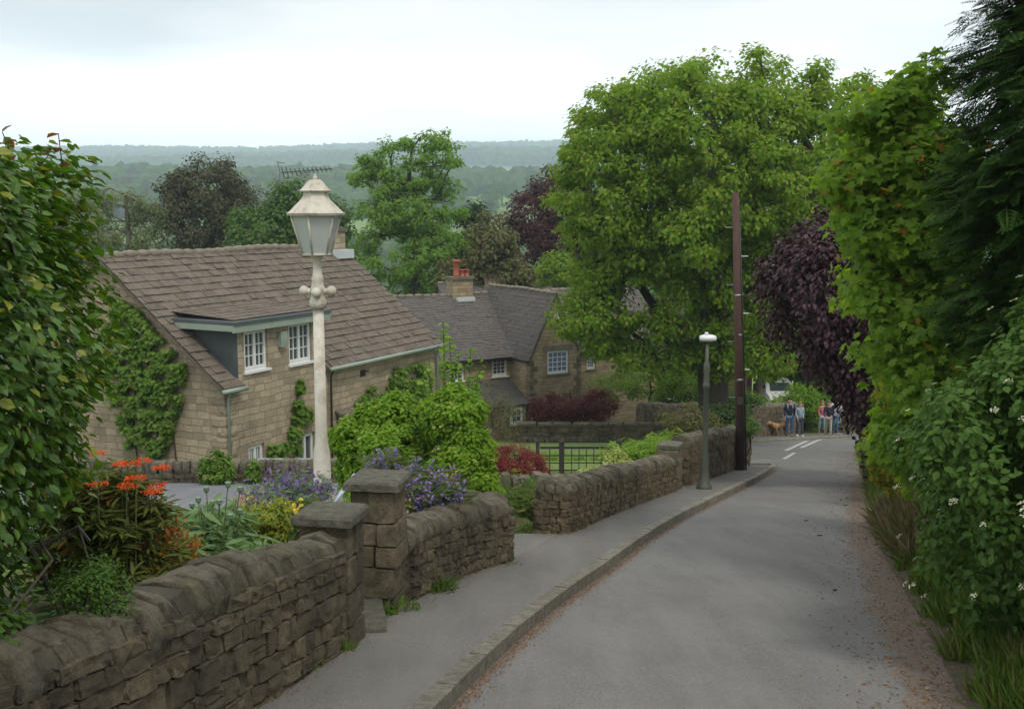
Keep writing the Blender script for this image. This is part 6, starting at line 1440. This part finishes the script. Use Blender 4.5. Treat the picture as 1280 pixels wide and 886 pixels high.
# litter along both road edges
def road_z(x, y):
    l, r = left_edge(y), right_edge(y)+.15; u = (x-l)/(r-l); return P(y)+ROADZ+.05*(1-(2*u-1)**2)+.006
n = 12000; y = 2.5+34*rng.random(n)**1.5; x = right_edge(y)+.1+rng.normal(-.12, .34, n); k = (x > left_edge(y)+.2) & (x < right_edge(y)+.7)
o = scatter_stuff('leaf_litter', np.stack([x, y, np.maximum(road_z(x, y), np.where(x > right_edge(y)-.04, verge_z(x, y)+.006, -99))], 1)[k], rng.uniform(.010, .034, k.sum()), 'rhomb', L_LITTER); tag(o, 'brown leaf litter along the right edge of the road', 'leaf litter')
n = 5200; y = 2.5+26*rng.random(n)**1.6; x = left_edge(y)+.02+np.abs(rng.normal(0, .075, n))
o = scatter_stuff('leaf_litter', np.stack([x, y, road_z(x, y)], 1), rng.uniform(.008, .022, n), 'rhomb', L_LITTER); tag(o, 'brown leaf litter in the gutter by the kerb', 'leaf litter')
n = 2600; y = 4+23*rng.random(n); x = pl(wall_pts, y)+.0+np.abs(rng.normal(0, .05, n)); k = ~((y > 11.0) & (y < 13.4))
o = scatter_stuff('leaf_litter', np.stack([x, y, P(y)+.005], 1)[k], rng.uniform(.006, .018, k.sum()), 'rhomb', L_LITTER); tag(o, 'fine litter along the foot of the walls', 'leaf litter')
# a few small fallen things and weeds
C = []
for i in range(9): y_ = random.uniform(9, 19); x_ = float(right_edge(y_))-abs(random.gauss(.35, .3)); C.append((x_, y_, float(road_z(x_, y_))+.008))
k = len(C); stones('fallen_twigs', C, [(.03*random.random()+.01, .008, 0) for _ in C], [(-.005, .008, 0)]*k, [(0, 0, .006)]*k, M_BARK, None)['kind'] = 'stuff'
wd = [(558, 738, .16, 60), (495, 765, .14, 22), (520, 762, .1, 14), (435, 812, .12, 12), (398, 833, .10, 10), (375, 842, .08, 8), (548, 655+60, .1, 10), (725, 660, .10, 20), (640, 705, .06, 10)]
for i, (px, py, h_, nn_) in enumerate(wd):
    g = gp(px, py); lab = ['tuft of green grass at the foot of the second wall', 'leafy weed by the threshold slab', 'small weed beside the taller gate pillar', 'small weed at the foot of the shorter gate pillar', 'tiny weed at the foot of the front wall', 'tiniest weed at the foot of the front wall, nearest the camera', 'faint weed half way along the second wall', 'weed at the foot of the mossy wall', 'weed near the curved end of the second wall'][i]
    x_, y_ = g[0]-.04, g[1]; root = empty('weed', (x_, y_, float(P(y_))), lab, 'weed')
    C = np.array([(x_+random.gauss(0, .05), y_+random.gauss(0, .08), float(P(y_))) for _ in range(max(nn_*2, 30))])
    leaves('foliage', C, rng.normal(0, 1, (len(C), 3)), rng.uniform(.5, 1.2, len(C))*h_, 'blade' if i == 0 else 'lance', L_GRASS, root, np.tile([0, 0, 1.], (len(C), 1))+rng.normal(0, .4, (len(C), 3)))
# ================================================================== FAR COUNTRY
def ico(): 
    me = bpy.data.meshes.new('t'); import bmesh; b = bmesh.new(); bmesh.ops.create_icosphere(b, subdivisions=2, radius=1); v = np.array([q.co[:] for q in b.verts]); f = np.array([[q.index for q in a.verts] for a in b.faces]); b.free(); return v, f
IV, IF = ico()
L_FARW = foliage('distant_wood', (.035, .075, .025), (.075, .12, .04), (.05, .06, .04), .2, 0, .02, .9, .1)
def blobs(name, C, S, mat, parent=None, kind=None):
    C = np.asarray(C, float); S = np.asarray(S, float); n = len(C); w = 1+rng.normal(0, .13, (n, len(IV), 1))
    V = C[:, None]+IV[None]*w*S[:, None]; idx = (IF.ravel()[None]+(np.arange(n)*len(IV))[:, None]).ravel()
    o = link(name, np_mesh(name, V.reshape(-1, 3), idx, np.full(n*len(IF), 3), False), mat, parent)
    if kind: o['kind'] = kind
    return o
def wood(label, px0, px1, y0, y1, n, s):
    y = rng.uniform(y0, y1, n); px = rng.uniform(px0, px1, n); x = (px-640)/F*y
    if y0 > 1500 and y1 < 3000: k = np.sin(x/310.+1)*np.sin(y/150.+x/900.)+.4*np.sin(x/97.+y/60.) > -.12; x, y = x[k], y[k]; n = len(x)
    z = H(x, y); r = s*rng.uniform(.7, 1.3, n)
    o = blobs('distant_wood', np.stack([x, y, z+r*.7], 1), np.stack([r, r, r*1.15], 1), L_FARW, None, 'stuff'); return tag(o, label, 'wood')
wood('band of hazy woodland in the valley beyond the roofs', 60, 560, 620, 900, 1500, 7.5)
wood('hazy woodland behind the lower pastures', 560, 1300, 760, 1000, 1300, 7.5)
wood('nearer valley trees hidden mostly by the village', -100, 1350, 230, 420, 900, 6)
wood('far wooded slope under the moor edge', -150, 1400, 1550, 2900, 9000, 9)
wood('ragged line of trees along the skyline', -150, 1400, 3300, 3700, 3600, 8)
for i, (px, Y_, s_) in enumerate([(588, 600, 9), (612, 640, 11), (600, 560, 7), (628, 690, 12), (575, 640, 9), (645, 660, 10)]):
    x_ = (px-640)/F*Y_; z_ = GZ(x_, Y_); labs = ['hazy field tree at the left edge of the bright pasture', 'large hazy parkland tree in the middle of the far pasture', 'small hazy tree low in the pasture', 'broad hazy tree at the top of the far pasture', 'hazy tree just right of the tall oak', 'hazy tree beside the far copper beech']
    tree('field_tree', labs[i], 'tree', (x_, Y_), [(x_, Y_, z_+s_*.8, s_*.62, s_*.6, s_*.55)], 26, 60, 1.2, L_MID, .5, s_*.24, 'rhomb', 'trees in the far pasture', step=4, shell=.5)
# haze
hz = MB(); hz.box((0, 2180, 95), (5600, 0, 0), (0, 2330, 0), (0, 0, 175))
m_h = bpy.data.materials.new('valley_air'); m_h.use_nodes = True; n_ = m_h.node_tree; n_.nodes.remove(n_.nodes['Principled BSDF'])
pv = n_.nodes.new('ShaderNodeVolumePrincipled'); pv.inputs['Color'].default_value = (.72, .87, 1.0, 1); pv.inputs['Density'].default_value = .00042; pv.inputs['Anisotropy'].default_value = 0.0
n_.links.new(pv.outputs[0], n_.nodes['Material Output'].inputs['Volume'])
tag(hz.build('haze', m_h), kind='stuff')
